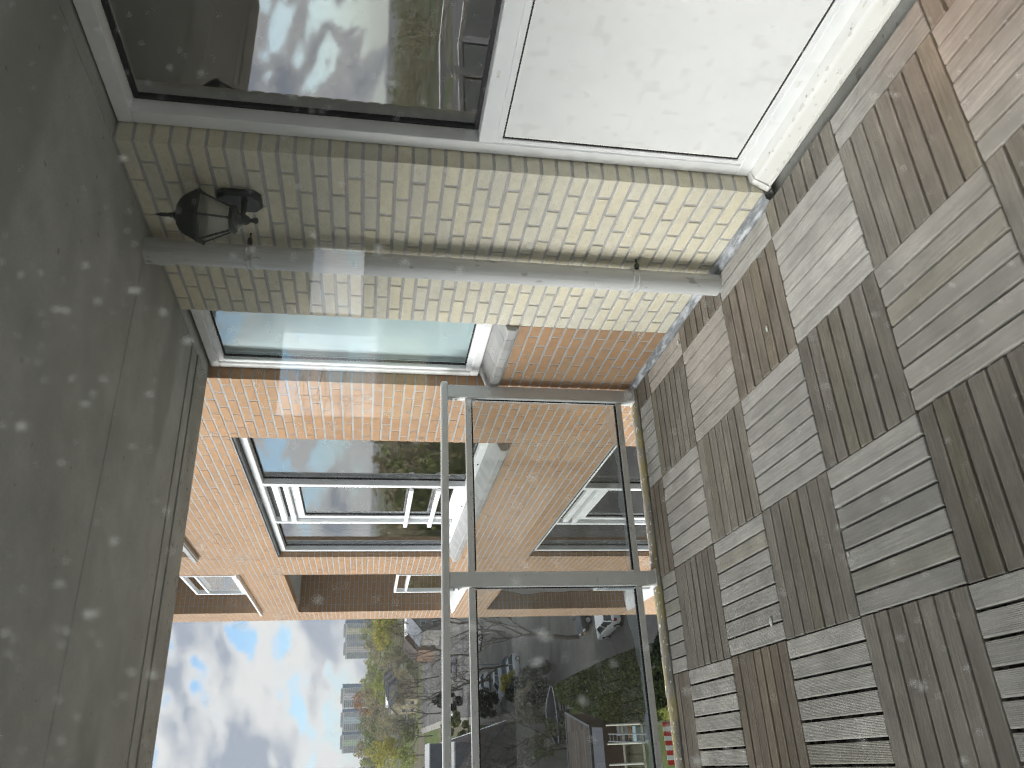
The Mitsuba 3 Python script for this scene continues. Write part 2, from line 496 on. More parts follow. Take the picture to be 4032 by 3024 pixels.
ORD = ['first', 'second', 'third', 'fourth', 'fifth', 'sixth', 'seventh', 'eighth']
for jx in range(-5, 1):
    for iy in range(-1, 6):
        x0, x1 = (jx * 0.5, jx * 0.5 + 0.5) if jx < 0 else (0.0, 0.150)
        y0, y1 = (iy * 0.5, iy * 0.5 + 0.5) if iy < 5 else (2.5, 2.702)
        if jx == -5 and iy < 2:
            continue
        x0 = max(x0, XL + 0.01)
        along = (jx + iy) % 2 == 0
        way = 'slats running away along the wall' if along else 'slats running across towards the wall'
        lab = f"wooden tile, {ORD[-jx]} from the brick wall, in the {ORD[5 - iy]} row counted from the railing"
        if jx == 0 and iy == 5:
            lab = 'small cut corner piece of wooden tile where brick wall meets railing'
        elif jx == 0:
            lab = f"narrow cut wooden tile against the brick wall, in the {ORD[5 - iy]} row counted from the railing"
        elif iy == 5:
            lab = f"cut wooden tile beside the concrete kerb, {ORD[-jx]} from the brick wall"
        deck_tile(x0, x1, y0, y1, along, lab)

# ------------------------------------------------------------------ brickwork
def intervals(lo, hi, cuts):
    out = [(lo, hi)]
    for a, b in cuts:
        nxt = []
        for s, e in out:
            if b <= s or a >= e:
                nxt.append((s, e)); continue
            if a > s: nxt.append((s, a))
            if b < e: nxt.append((b, e))
        out = nxt
    return [(s, e) for s, e in out if e - s > 0.01]


def courses(y0, y1, z0, z1, openings, anchor, joint=0.011, pitch=PITCH_Y, breaks=()):
    """Bricks (ya, yb, za, zb) of a half-bond wall with openings (ya, yb, za, zb)."""
    res = []
    k0, k1 = int(math.floor((z0 - Z0) / PITCH_Z)), int(math.ceil((z1 - Z0) / PITCH_Z))
    for k in range(k0, k1):
        za, zb = Z0 + k * PITCH_Z + joint / 2, Z0 + (k + 1) * PITCH_Z - joint / 2
        if za < z0 - 1e-6: za = z0
        if zb > z1: zb = z1
        if zb - za < 0.012: continue
        zm = (za + zb) / 2
        cuts = [(a, b) for a, b, c, d in openings if c < zm < d]
        for s, e in intervals(y0, y1, cuts):
            first = anchor + (k % 2) * pitch / 2
            js = [s]
            n = math.ceil((s - first) / pitch)
            while first + n * pitch < e:
                j = first + n * pitch
                if j - s > 0.035 and e - j > 0.035: js.append(j)
                n += 1
            js += [b for b in breaks if s + 0.02 < b < e - 0.02]
            js = sorted(js + [e])
            js = [j for i, j in enumerate(js) if i == 0 or j - js[i - 1] > 0.03 or j == e or j in breaks]
            for i in range(len(js) - 1):
                a = js[i] + (joint / 2 if i else 0)
                b = js[i + 1] - (joint / 2 if i < len(js) - 2 else 0)
                if b - a > 0.012: res.append((a, b, za, zb))
    return res


def brick(a, b, za, zb, depth, x=XW, c=0.0022, jit=0.0012):
    """A brick with eased front edges; its face looks towards -x."""
    j = lambda: rng.uniform(-jit, jit)
    x = x + rng.uniform(-0.0012, 0.0012)
    v = [(x + depth, a, za), (x + depth, b, za), (x + depth, b, zb), (x + depth, a, zb)]
    v += [(x + c, a + j(), za + j()), (x + c, b + j(), za + j()), (x + c, b + j(), zb + j()), (x + c, a + j(), zb + j())]
    v += [(x + j() * .5, a + c, za + c), (x + j() * .5, b - c, za + c), (x + j() * .5, b - c, zb - c), (x + j() * .5, a + c, zb - c)]
    f = []
    for i in range(4):
        n = (i + 1) % 4
        f += [(i, 4 + n, n), (i, 4 + i, 4 + n), (4 + i, 8 + n, 4 + n), (4 + i, 8 + i, 8 + n)]
    f += [(8, 11, 10), (8, 10, 9)]
    return np.array(v), np.array(f)


def bricks_into(owner, rects, mat, keep, make, stuffname='brickwork'):
    """The bricks that show largest become parts of their own (at most `keep`), the rest one part."""
    def size(r):
        c = np.array([XW, (r[0] + r[1]) / 2, (r[2] + r[3]) / 2]) - CAM
        dep = c @ _f
        su, sv = (c @ _r) / dep, (c @ _u) / dep
        vis = abs(su) < 0.52 and abs(sv) < 0.70
        d = np.linalg.norm(c)
        return (r[1] - r[0]) * (r[3] - r[2]) * abs(c[0]) / d ** 3 * (1 if vis else 0.001)
    order = sorted(range(len(rects)), key=lambda i: -size(rects[i]))
    big = set(order[:keep])
    rest, ruv = [], []
    for i in range(len(rects)):
        m = make(rects[i])
        uv = np.tile([[rng.random(), rng.random()]], (len(m[0]), 1))
        if i in big:
            put(owner + '__brick', m, mat, uv=uv)
        else:
            rest.append(m); ruv.append(uv)
    if rest:
        k = put(owner + '__' + stuffname, cat(rest), mat, uv=np.vstack(ruv))
        labels[k] = {'kind': 'stuff'}


# the yellow pier between the balcony window and the orange building
YB0, YB1 = 0.955, 2.113
yw = thing('yellow_brick_wall', 'wall of pale yellow bricks with grey joints beside the white-framed balcony window', 'wall')
put(yw + '__mortar', box(XW + 0.0045, XW + 0.30, YB0 + 0.004, YB1, -0.03, 2.5195), 'm_mortar_grey')
rects = courses(YB0, YB1 + 0.002, 0.018, 2.5195, [], 2.115, joint=0.0135)
bricks_into(yw, rects, 'm_yellow_brick', 300, lambda r: brick(*r, 0.10))

# the orange building
ob = thing('apartment_building', 'orange brick apartment building with white windows and recessed balconies, seen beyond the railing', 'building')
YE = 11.0
FL = 2.69
WIN2 = (3.77, 7.11)
LOG = (7.95, 10.35)
W1 = (2.115, 2.865)
openings = [(W1[0], W1[1], 0.872, 2.516)]
for s in (-1, 0, 1):
    openings.append((WIN2[0], WIN2[1], 0.62 + FL * s, 2.512 + FL * s))
    openings.append((LOG[0], LOG[1], 0.30 + FL * s, 2.522 + FL * s))
ZB, ZT = -2.45, 4.75
wallpoly = sg.Polygon([(2.1135, ZB), (YE - 0.004, ZB), (YE - 0.004, ZT), (2.1135, ZT)])
for a, b, c, d in openings:
    wallpoly = wallpoly.difference(sg.box(a - 0.004 if a > 2.2 else a - 0.1, c - 0.0, b + 0.004, d + 0.0))
put(ob + '__wall', prism(wallpoly, 'x', XW + 0.0025, XW + 0.30), 'm_mortar_light')
rects = courses(2.117, YE, ZB, ZT, openings, 2.115, joint=0.0115, breaks=(3.752, 7.19, 7.935))
rects = [r for r in rects if not (r[0] > YE)]
bricks_into(ob + '__wall', rects, 'm_orange_brick', 300, lambda r: brick(*r, 0.10, jit=0.0015))
# plain walls above and below the part that shows
up, dn = (ZT + 0.002, 14.5), (-16.1, ZB - 0.002)
for za, zb in (up, dn):
    put(ob + '__outer_wall', box(XW, XW + 0.3, 2.87, YE, za, zb), 'm_brick_far')
put(ob + '__outer_wall', box(XW, XW + 0.3, -9.0, 2.869, -16.1, -0.31), 'm_brick_far')
put(ob + '__outer_wall', box(XW, XW + 0.3, -9.0, 2.869, 2.745, 14.5), 'm_brick_far')
put(ob + '__outer_wall', box(XW + 0.02, 12.0, YE - 0.3, YE - 0.006, -16.1, 14.5), 'm_brick_far')
put(ob + '__roof', box(XW + 0.3, 12.0, -9.0, YE - 0.3, 14.0, 14.45), 'm_concrete')
# dark rooms behind the windows: floors, back and cross walls
for s in (-1, 0, 1):
    for (a, b) in ((-1.5, 2.05), (2.08, 3.3), (3.33, 7.6)):
        zf, zc = -0.05 + FL * s, 2.60 + FL * s
        put(ob + '__room', cat([box(4.0, 4.05, a, b, zf, zc), box(XW + 0.305, 4.0, a, b, zc, zc + 0.05), box(XW + 0.305, 4.0, a, b, zf - 0.05, zf),
                                box(XW + 0.305, 4.0, a, a + 0.02, zf, zc), box(XW + 0.305, 4.0, b - 0.02, b, zf, zc)]), 'm_room')

# recessed balconies of the orange building
def side_brick(r, y=LOG[1]):
    v, f = brick(*r, 0.10, x=0.0)
    return np.stack([v[:, 1], y + v[:, 0], v[:, 2]], 1), f[:, ::-1]


for s in (-1, 0, 1):
    zc = 2.522 + FL * s
    zp = 0.30 + FL * s
    lg = numbered(ob + '__recessed_balcony')
    put(lg + '__shell', cat([box(1.55, 1.6, LOG[0] - 0.1, LOG[1] + 0.1, zp - 0.35, zc + 0.1),
                             box(XW + 0.28, 1.55, LOG[0] - 0.1, LOG[0] - 0.006, zp - 0.35, zc),
                             box(XW + 0.30, 1.55, LOG[1] + 0.0045, LOG[1] + 0.1, zp - 0.35, zc),
                             box(XW + 0.30, 1.55, LOG[0] - 0.1, LOG[1] + 0.1, zp - 0.40, zp - 0.3501)]), 'm_mortar_light')
    put(lg + '__ceiling', box(XW + 0.004, 1.56, LOG[0] - 0.004, LOG[1] + 0.004, zc, zc + 0.12), 'm_concrete')
    rs = courses(XW + 0.108, 1.54, zp - 0.3, zc - 0.004, [], XW + 0.108)
    ms = [side_brick(r) for r in rs]
    uvs = np.vstack([np.tile([[rng.random(), rng.random()]], (len(m[0]), 1)) for m in ms])
    k = put(lg + '__brickwork', cat(ms), 'm_orange_brick', uv=uvs)
    labels[k] = {'kind': 'stuff'}
    # white coping on the parapet, leaning outwards
    put(lg + '__coping', prism([(XW - 0.045, zp + 0.03), (XW - 0.045, zp + 0.052), (XW + 0.12, zp + 0.085), (XW + 0.32, zp + 0.085), (XW + 0.32, zp + 0.001), (XW + 0.12, zp + 0.001)], 'y', LOG[0] + 0.01, LOG[1] - 0.005), 'm_white')
    # glazed wind screen on the near half
    h = {-1: 0.85, 0: 0.85, 1: 0.60}[s]
    zq = zp + 0.0855
    a, b = LOG[0] + 0.075, LOG[0] + 1.12
    xs = (XW + 0.005, XW + 0.06)
    put(lg + '__screen', cat([cbox(*xs, a, a + 0.03, zq, zq + h - 0.032), cbox(*xs, b - 0.045, b, zq, zq + h - 0.032), cbox(*xs, a, b, zq + h - 0.031, zq + h), cbox(xs[0] + 0.01, xs[1] + 0.05, a + 0.031, b - 0.046, zq + h - 0.17, zq + h - 0.14),
                              cbox(xs[0] + 0.01, xs[1] + 0.05, a + 0.031, b - 0.046, zq, zq + 0.05)]), 'm_white')
    put(lg + '__screen_pane', box(XW + 0.029, XW + 0.0292, a + 0.031, b - 0.046, zq + 0.051, zq + h - 0.171), 'm_glass_clear')

# ------------------------------------------------------------------ windows of the orange building
def sill_tiles(owner, y0, y1, ztop, zfront, xback=0.262, xfront=0.132, tile=0.104):
    n = max(1, int(round((y1 - y0) / tile)))
    w = (y1 - y0) / n
    h = 0.045
    prof = [(xback, ztop + 0.02), (xback - 0.012, ztop + 0.005), (xback - 0.035, ztop - 0.004)]
    prof += [(xfront + 0.02, zfront + 0.006), (xfront + 0.006, zfront), (xfront, zfront - 0.010), (xfront, zfront - h), (xfront + 0.03, zfront - h - 0.002), (xback, zfront - h + 0.01)]
    for i in range(n):
        a, b = y0 + i * w + 0.0012, y0 + (i + 1) * w - 0.0012
        m = prism([(x + rng.uniform(-0.0008, 0.0008), z + rng.uniform(-0.0006, 0.0006)) for x, z in prof], 'y', a, b)
        put(owner + '__sill_tile', m, 'm_sill_tile', uv=np.tile([[rng.random(), 0.3]], (len(m[0]), 1)))
    put(owner + '__sill_bed', box(xfront + 0.012, xback - 0.002, y0 + 0.004, y1 - 0.004, zfront - h - 0.012, zfront - h + 0.0085), 'm_mortar_grey')


def frame_rect(x0, x1, y0, y1, z0, z1, w, c=0.004, wt=None):
    """A picture frame of four mitre-free members butted end to end."""
    wt = w if wt is None else wt
    return [cbox(x0, x1, y0, y1, z1 - wt, z1, c), cbox(x0, x1, y0, y1, z0, z0 + w, c),
            cbox(x0, x1, y0, y0 + w, z0 + w + 0.0006, z1 - wt - 0.0006, c), cbox(x0, x1, y1 - w, y1, z0 + w + 0.0006, z1 - wt - 0.0006, c)]


def wide_window(s, label=None):
    dz = FL * s
    w = numbered(ob + '__window')
    y0, y1 = WIN2[0] + 0.012, WIN2[1] - 0.006
    zb, zt = 0.728 + dz, 2.490 + dz
    xf, xb = 0.245, 0.325
    m1, m2 = (4.905, 4.963), (5.985, 6.043)
    put(w + '__frame', cat(frame_rect(xf, xb, y0, y1, zb, zt, 0.058)), 'm_white')
    put(w + '__lintel_flashing', box(XW + 0.012, XW + 0.2, WIN2[0] - 0.003, WIN2[1] + 0.003, zt + 0.0015, 2.5115 + dz), 'm_bitumen')
    zi, zo = zb + 0.0588, zt - 0.0588
    for a, b in (m1, m2):
        put(w + '__mullion', cbox(xf, xb, a, b, zi, zo, 0.004), 'm_white')
    # vent and opening casement in the middle bay
    put(w + '__transom', cbox(xf, xb, m1[1] + 0.0006, m2[0] - 0.0006, 2.240 + dz, 2.285 + dz, 0.004), 'm_white')
    put(w + '__vent_bar', cbox(xf + 0.008, xf + 0.05, m1[1] + 0.004, m2[0] - 0.004, 2.322 + dz, 2.378 + dz, 0.006), 'm_white')
    put(w + '__vent_back', box(xf + 0.052, xf + 0.056, m1[1] + 0.0006, m2[0] - 0.0006, 2.2856 + dz, zo), 'm_bitumen')
    put(w + '__casement', cat(frame_rect(xf + 0.035, xb, m1[1] + 0.003, m2[0] - 0.003, zi + 0.003, 2.237 + dz, 0.072)), 'm_white')
    for zz in (1.235, 1.004):
        put(w + '__safety_bar', cat([cbox(xf - 0.030, xf - 0.012, m1[1] - 0.01, m2[1] + 0.02, zz - 0.020 + dz, zz + 0.020 + dz, 0.003),
                                     cbox(xf - 0.0115, xf - 0.0005, m1[1] + 0.004, m1[1] + 0.03, zz - 0.016 + dz, zz + 0.016 + dz), cbox(xf - 0.0115, xf - 0.0005, m2[0] + 0.01, m2[0] + 0.04, zz - 0.026 + dz, zz + 0.026 + dz)]), 'm_white')
    xg = 0.300
    g = 0.010
    for a, b, c, d in ((y0 + 0.0586, m1[0], zi, zo), (m2[1], y1 - 0.0586, zi, zo), (m1[1] + 0.0756, m2[0] - 0.0756, zi + 0.0756, 2.237 + dz - 0.0726)):
        put(w + '__gasket', cat(frame_rect(xg - 0.006, xg + 0.010, a + 0.0004, b - 0.0004, c + 0.0004, d - 0.0004, g, 0.001)), 'm_gasket')
        put(w + '__pane', (np.array([[xg, a + g, c + g], [xg, b - g, c + g], [xg, b - g, d - g], [xg, a + g, d - g]]), np.array([[0, 2, 1], [0, 3, 2]])), 'm_glass_window')
    for yy in (4.35, 5.45, 6.5):
        put(w + '__drain_slot', cbox(xf - 0.0012, xf + 0.004, yy, yy + 0.028, zb + 0.018, zb + 0.030, 0.001), 'm_gasket')
    sill_tiles(w, WIN2[0] + 0.003, WIN2[1] - 0.002, 0.722 + dz, 0.668 + dz)
    return w


for s in (0, -1, 1):
    wide_window(s)

# the narrow window next to the balcony, with a pale blind behind the glass
nw = numbered(ob + '__window')
labels[nw] = {'label': 'narrow window with pale frosted pane'}
y0, y1, zb, zt = W1[0] + 0.004, W1[1] - 0.004, 0.952, 2.500
put(nw + '__frame', cat(frame_rect(0.258, 0.33, y0, y1, zb, zt, 0.05)), 'm_white')
put(nw + '__glazing_bead', cat(frame_rect(0.268, 0.30, y0 + 0.0505, y1 - 0.0505, zb + 0.0505, zt - 0.0505, 0.030)), 'm_white')
put(nw + '__gasket', cat(frame_rect(0.290, 0.303, y0 + 0.081, y1 - 0.081, zb + 0.081, zt - 0.081, 0.007, 0.001)), 'm_gasket')
put(nw + '__pane', (np.array([[0.297, y0 + 0.088, zb + 0.088], [0.297, y1 - 0.088, zb + 0.088], [0.297, y1 - 0.088, zt - 0.088], [0.297, y0 + 0.088, zt - 0.088]]), np.array([[0, 2, 1], [0, 3, 2]])), 'm_glass_frosted')
put(nw + '__blind', box(0.335, 0.338, y0 + 0.02, y1 - 0.02, zb, zt), 'm_curtain')
sill_tiles(nw, W1[0] + 0.003, W1[1] - 0.002, 0.935, 0.895, xback=0.285, xfront=0.158)

# ------------------------------------------------------------------ the balcony window with its solid lower panel
bw = thing('balcony_window', 'large white-framed window with dark glass above a solid white panel, next to the yellow bricks', 'window')
XF, XB = 0.267, 0.365
Y1, Y0 = 0.951, -0.975
ZS, ZT1 = 0.078, 2.512
fr = [cbox(XF, XB, Y0, Y1, ZT1 - 0.058, ZT1, 0.003), cbox(XF, XB, Y0, Y1, ZS, ZS + 0.056, 0.003),
      cbox(XF, XB, Y1 - 0.058, Y1, ZS + 0.0565, ZT1 - 0.0585, 0.003), cbox(XF, XB, Y0, Y0 + 0.058, ZS + 0.0565, ZT1 - 0.0585, 0.003)]
put(bw + '__frame', cat(fr), 'm_white')
put(bw + '__transom', cbox(XF, XB, Y0 + 0.0585, Y1 - 0.0585, 1.142, 1.208, 0.003), 'm_white')
# upper pane
ya, yb, za, zb = Y0 + 0.0590, Y1 - 0.0590, 1.2085, ZT1 - 0.0590
put(bw + '__gasket', cat(frame_rect(0.327, 0.345, ya, yb, za, zb, 0.017, 0.001)), 'm_gasket')
put(bw + '__pane', (np.array([[0.336, ya + 0.017, za + 0.017], [0.336, yb - 0.017, za + 0.017], [0.336, yb - 0.017, zb - 0.017], [0.336, ya + 0.017, zb - 0.017]]), np.array([[0, 2, 1], [0, 3, 2]])), 'm_glass_coated')
# lower panel with a bead round it
zc, zd = ZS + 0.0569, 1.1416
put(bw + '__glazing_bead', cat(frame_rect(XF + 0.003, 0.30, ya, yb, zc, zd, 0.022, 0.002)), 'm_white')
put(bw + '__panel_gasket', cat(frame_rect(XF + 0.009, 0.30, ya + 0.0224, yb - 0.0224, zc + 0.0224, zd - 0.0224, 0.0065, 0.001)), 'm_gasket')
put(bw + '__panel', box(XF + 0.011, 0.30, ya + 0.029, yb - 0.029, zc + 0.029, zd - 0.029), 'm_panel')
for yy, zz in ((0.545, 1.184), (0.45, ZS + 0.030), (-0.35, 1.184), (-0.5, ZS + 0.030)):
    put(bw + '__drain_slot', cbox(XF - 0.0016, XF + 0.004, yy, yy + 0.032, zz - 0.006, zz + 0.006, 0.0015), 'm_sill_paint')
# aluminium sill
prof = [(XF - 0.001, ZS - 0.001), (0.232, 0.067), (0.205, 0.013), (0.197, 0.009), (0.197, 0.003), (0.210, 0.003), (0.240, -0.03), (XF + 0.05, -0.03), (XF + 0.05, ZS - 0.001)]
put(bw + '__sill', prism(prof, 'y', Y0, 0.921), 'm_sill_paint')
put(bw + '__sill_end', prism([(XF - 0.001, ZS + 0.001), (0.229, 0.071), (0.195, 0.010), (0.195, 0.001), (XF + 0.05, -0.03), (XF + 0.05, ZS - 0.001)], 'y', 0.9215, 0.9505), 'm_sill_paint')
for yy in (0.78, 0.49, 0.20, -0.10, -0.40):
    m = trimesh.creation.icosphere(2, 0.0045)
    put(bw + '__screw', (m.vertices * [1, 1, 0.6] + [0.240, yy, 0.0715], m.faces), 'm_steel', smooth=True)

# lead flashing along the foot of the wall
def flashing():
    ys = np.linspace(0.957, 2.850, 160)
    pr = np.array([(XW - 0.0015, 0.020), (XW - 0.006, 0.0165), (XW - 0.020, 0.010), (XW - 0.034, -0.006), (XW - 0.040, -0.034)])
    v = np.zeros((len(ys), len(pr), 3))
    v[..., 0] = pr[:, 0]; v[..., 2] = pr[:, 1]; v[..., 1] = ys[:, None]
    n = meshkit.fbm(v * np.array([60, 26, 60.0]), 4, 5) - 0.5
    n2 = meshkit.fbm(v * np.array([60, 7, 60.0]), 3, 6) - 0.5
    wgt = np.array([0.1, 0.8, 1.2, 1.3, 0.5])
    v[..., 0] -= (n * 0.016 + n2 * 0.018) * wgt
    v[..., 2] += (n * 0.012 + n2 * 0.012) * wgt
    m, k = len(ys), len(pr)
    i, j = np.meshgrid(np.arange(m - 1), np.arange(k - 1), indexing='ij')
    q = np.stack([i * k + j, (i + 1) * k + j, (i + 1) * k + j + 1, i * k + j + 1], -1).reshape(-1, 4)
    return v.reshape(-1, 3), np.vstack([q[:, [0, 1, 2]], q[:, [0, 2, 3]]])


k = put('lead_flashing', flashing(), 'm_lead', smooth=50)
labels[k] = {'label': 'crumpled grey lead strip along the foot of the brick wall beside the deck', 'category': 'flashing'}

# ------------------------------------------------------------------ downpipe
PX, PY, PR = 0.106, 1.516, 0.050
dp = thing('downpipe', 'grey plastic drainpipe running from ceiling to deck in front of the yellow bricks', 'drainpipe')
put(dp + '__pipe', lathe([(PR - 0.003, -0.036), (PR, -0.030), (PR, 2.40), (PR, 2.519)], 40, PX, PY), 'm_pipe', smooth=50)
put(dp + '__socket', lathe([(PR + 0.0005, 2.405), (PR + 0.0055, 2.412), (PR + 0.0055, 2.455), (PR + 0.008, 2.458), (PR + 0.008, 2.470), (PR + 0.0055, 2.474), (PR + 0.0055, 2.5195)], 40, PX, PY), 'm_pipe', smooth=40)
for zz in (2.105, 0.405):
    c = put(dp + '__clip', lathe([(PR + 0.0004, zz - 0.016), (PR + 0.0075, zz - 0.016), (PR + 0.0075, zz - 0.009), (PR + 0.0035, zz - 0.007), (PR + 0.0035, zz + 0.007), (PR + 0.0075, zz + 0.009), (PR + 0.0075, zz + 0.016), (PR + 0.0004, zz + 0.016)], 40, PX, PY), 'm_pipe', smooth=30)
    put(c + '__bolt', cat([cbox(PX + 0.030, PX + 0.052, PY - 0.064, PY - 0.044, zz - 0.009, zz + 0.009, 0.002), tube([(PX + 0.041, PY - 0.054, zz), (XW + 0.01, PY - 0.054, zz)], [0.0045, 0.0045], 8)]), 'm_black')

# ------------------------------------------------------------------ wall lantern
LX, LY, LZ = 0.052, 1.193, 0.0
wl = thing('wall_lantern', 'black coach lantern on the yellow brick wall under the ceiling, beside the drainpipe', 'lamp')


def oct_plate(x0, x1, y, z, hw, hh, c, e):
    def ring(x, s):
        w, h, k = hw - s, hh - s, c
        return [(x, y - w + k, z - h), (x, y + w - k, z - h), (x, y + w, z - h + k), (x, y + w, z + h - k), (x, y + w - k, z + h), (x, y - w + k, z + h), (x, y - w, z + h - k), (x, y - w, z - h + k)]
    h = trimesh.Trimesh(np.array(ring(x1, 0) + ring(x0 + e, 0) + ring(x0, e))).convex_hull
    return np.array(h.vertices), np.array(h.faces)


put(wl + '__backplate', oct_plate(0.158, XW - 0.001, 1.232, 2.118, 0.058, 0.084, 0.026, 0.010), 'm_black')
put(wl + '__arm', tube([(0.16, 1.228, 2.100), (0.12, 1.215, 2.095), (0.08, 1.201, 2.094), (LX, LY, 2.096)], [0.012, 0.010, 0.010, 0.011], 10), 'm_black', smooth=50)
put(wl + '__cap', lathe([(0.110, 2.243), (0.113, 2.249), (0.106, 2.257), (0.098, 2.272), (0.085, 2.293), (0.066, 2.312), (0.042, 2.326), (0.018, 2.333), (0.001, 2.334)], 6, LX, LY), 'm_black')
put(wl + '__rim', lathe([(0.095, 2.236), (0.116, 2.238), (0.116, 2.2425), (0.095, 2.2428)], 6, LX, LY), 'm_black')
put(wl + '__finial', lathe([(0.014, 2.334), (0.017, 2.338), (0.008, 2.343), (0.012, 2.350), (0.008, 2.357), (0.006, 2.362), (0.0085, 2.374), (0.006, 2.390), (0.001, 2.408)], 12, LX, LY), 'm_black', smooth=60)
put(wl + '__base', lathe([(0.0, 2.030), (0.010, 2.034), (0.013, 2.043), (0.009, 2.052), (0.007, 2.060), (0.015, 2.068), (0.020, 2.078), (0.020, 2.090), (0.028, 2.100), (0.034, 2.108), (0.050, 2.112), (0.056, 2.118), (0.056, 2.130), (0.050, 2.134), (0.0, 2.134)], 18, LX, LY), 'm_black', smooth=30)
for i in range(6):
    a, b = i * math.pi / 3, (i + 1) * math.pi / 3
    r0, r1 = 0.051, 0.099
    p = [(LX + r * math.cos(t), LY + r * math.sin(t), z) for r, t, z in ((r0, a, 2.1345), (r0, b, 2.1345), (r1, b, 2.2355), (r1, a, 2.2355))]
    put(wl + '__pane', (np.array(p), np.array([[0, 1, 2], [0, 2, 3]])), 'm_lantern_glass')
    put(wl + '__bar', tube([(LX + 0.0535 * math.cos(a), LY + 0.0535 * math.sin(a), 2.1342), (LX + 0.101 * math.cos(a), LY + 0.101 * math.sin(a), 2.2358)], [0.0042, 0.0042], 5), 'm_black')
put(wl + '__bulb', lathe([(0.0, 2.215), (0.012, 2.212), (0.018, 2.198), (0.016, 2.178), (0.012, 2.160), (0.012, 2.1343)], 16, LX, LY), 'm_panel', smooth=60)

# ------------------------------------------------------------------ railing with glass panels
def smear_patch(xa, xb, za, zb, y, seed, amp):
    r = random.Random(seed)
    n = 22
    horizontal = (xb - xa) > (zb - za)
    pts_a, pts_b = [], []
    ph = [r.uniform(0, 6.28) for _ in range(4)]
    for i in range(n + 1):
        t = i / n
        w = 0.35 + 0.25 * math.sin(5 * t + ph[0]) + 0.25 * math.sin(11 * t + ph[1]) + 0.15 * math.sin(23 * t + ph[2])
        w = max(0.05, min(1, w)) * amp
        if horizontal:
            pts_a.append((xa + (xb - xa) * t, za)); pts_b.append((xa + (xb - xa) * t, za + (zb - za) * w))
        else:
            pts_a.append((xa, za + (zb - za) * t)); pts_b.append((xa + (xb - xa) * w, za + (zb - za) * t))
    v = np.array([(p[0], y, p[1]) for p in pts_a + pts_b])
    f = []
    for i in range(n):
        f += [(i, i + 1, n + 2 + i), (i, n + 2 + i, n + 1 + i)]
    return v, np.array(f)


rl = thing('railing', 'light grey metal railing with glass panels along the far end of the balcony', 'railing')
RY = 2.790
put(rl + '__top_rail', cbox(XL + 0.06, XW - 0.002, RY - 0.002, RY + 0.062, 1.141, 1.181, 0.006), 'm_rail')
posts = [(0.083, 0.163), (-1.025, -0.945), (-2.135, -2.055)]
for i, (a, b) in enumerate(posts):
    put(rl + '__post', cbox(a, b, RY, RY + 0.055, 0.006, 1.1404, 0.003), 'm_rail')
    put(rl + '__foot', cat([cbox(a - 0.008, b + 0.008, RY - 0.030, RY + 0.060, -0.002, 0.0055, 0.002), cbox(a + 0.003, b - 0.003, RY - 0.0155, RY - 0.0005, 0.006, 0.055, 0.004)]), 'm_rail')
    put(rl + '__bracket', cat([cbox(a - 0.004, a - 0.0005, RY + 0.008, RY + 0.040, 1.075, 1.139, 0.001)]), 'm_rail')
    for zz in (1.092, 1.118):
        put(rl + '__bolt', tube([(a - 0.0045, RY + 0.024, zz), (a - 0.012, RY + 0.024, zz)], [0.005, 0.005], 8), 'm_steel')
for i, (xa, xb) in enumerate(((posts[1][1], posts[0][0]), (posts[2][1], posts[1][0]), (XL + 0.06, posts[2][0]))):
    xa += 0.0008; xb -= 0.0008
    put(rl + '__mid_rail', cbox(xa, xb, RY + 0.012, RY + 0.048, 1.003, 1.038, 0.003), 'm_rail')
    put(rl + '__bottom_rail', cbox(xa, xb, RY + 0.012, RY + 0.048, 0.078, 0.112, 0.003), 'm_rail')
    put(rl + '__glazing_strip', cat([box(xa + 0.012, xb - 0.012, RY + 0.020, RY + 0.040, 0.995, 1.0028), box(xa + 0.012, xb - 0.012, RY + 0.020, RY + 0.040, 0.1124, 0.120),
                                     box(xa, xa + 0.004, RY + 0.024, RY + 0.036, 0.113, 1.0), box(xb - 0.004, xb, RY + 0.024, RY + 0.036, 0.113, 1.0)]), 'm_gasket')
    gp = put(rl + '__glass_panel', (np.array([[xa + 0.005, RY + 0.03, 0.1205], [xb - 0.005, RY + 0.03, 0.1205], [xb - 0.005, RY + 0.03, 0.9945], [xa + 0.005, RY + 0.03, 0.9945]]), np.array([[0, 1, 2], [0, 2, 3]])), 'm_glass_rail')
    sm = []
    for q, (amp, hgt) in enumerate(((0.5, 0.03), (0.75, 0.045), (1.0, 0.07))):
        sm.append(smear_patch(xa + 0.006, xb - 0.006, 0.1215, 0.1215 + hgt, RY + 0.0285 - 0.0004 * q, 31 + q + 7 * i, amp))
        sm.append(smear_patch(xb - 0.006, xb - 0.006 - hgt, 0.122, 0.99, RY + 0.0285 - 0.0004 * q, 41 + q + 7 * i, amp * 0.7))
    if i < 2:
        put(gp + '__grime', cat(sm), 'm_smear')
# the balcony's left side carries a railing of the same make
rs = thing('railing', 'grey railing on the open left side of the balcony, mirrored in the balcony window', 'railing')
RX = XL + 0.09
put(rs + '__top_rail', cbox(RX - 0.03, RX + 0.03, -0.9, RY - 0.003, 1.141, 1.181, 0.006), 'm_rail')
put(rs + '__mid_rail', cbox(RX - 0.017, RX + 0.017, -0.9, RY - 0.003, 1.003, 1.038, 0.003), 'm_rail')
put(rs + '__bottom_rail', cbox(RX - 0.017, RX + 0.017, -0.9, RY - 0.003, 0.078, 0.112, 0.003), 'm_rail')
for yy in (1.72, 0.61, -0.50):
    put(rs + '__post', cbox(RX - 0.028, RX + 0.028, yy - 0.04, yy + 0.04, -0.03, 1.1404, 0.003), 'm_rail')
put(rs + '__glass_panel', (np.array([[RX, -0.88, 0.113], [RX, RY - 0.06, 0.113], [RX, RY - 0.06, 1.002], [RX, -0.88, 1.002]]), np.array([[0, 1, 2], [0, 2, 3]])), 'm_glass_rail')

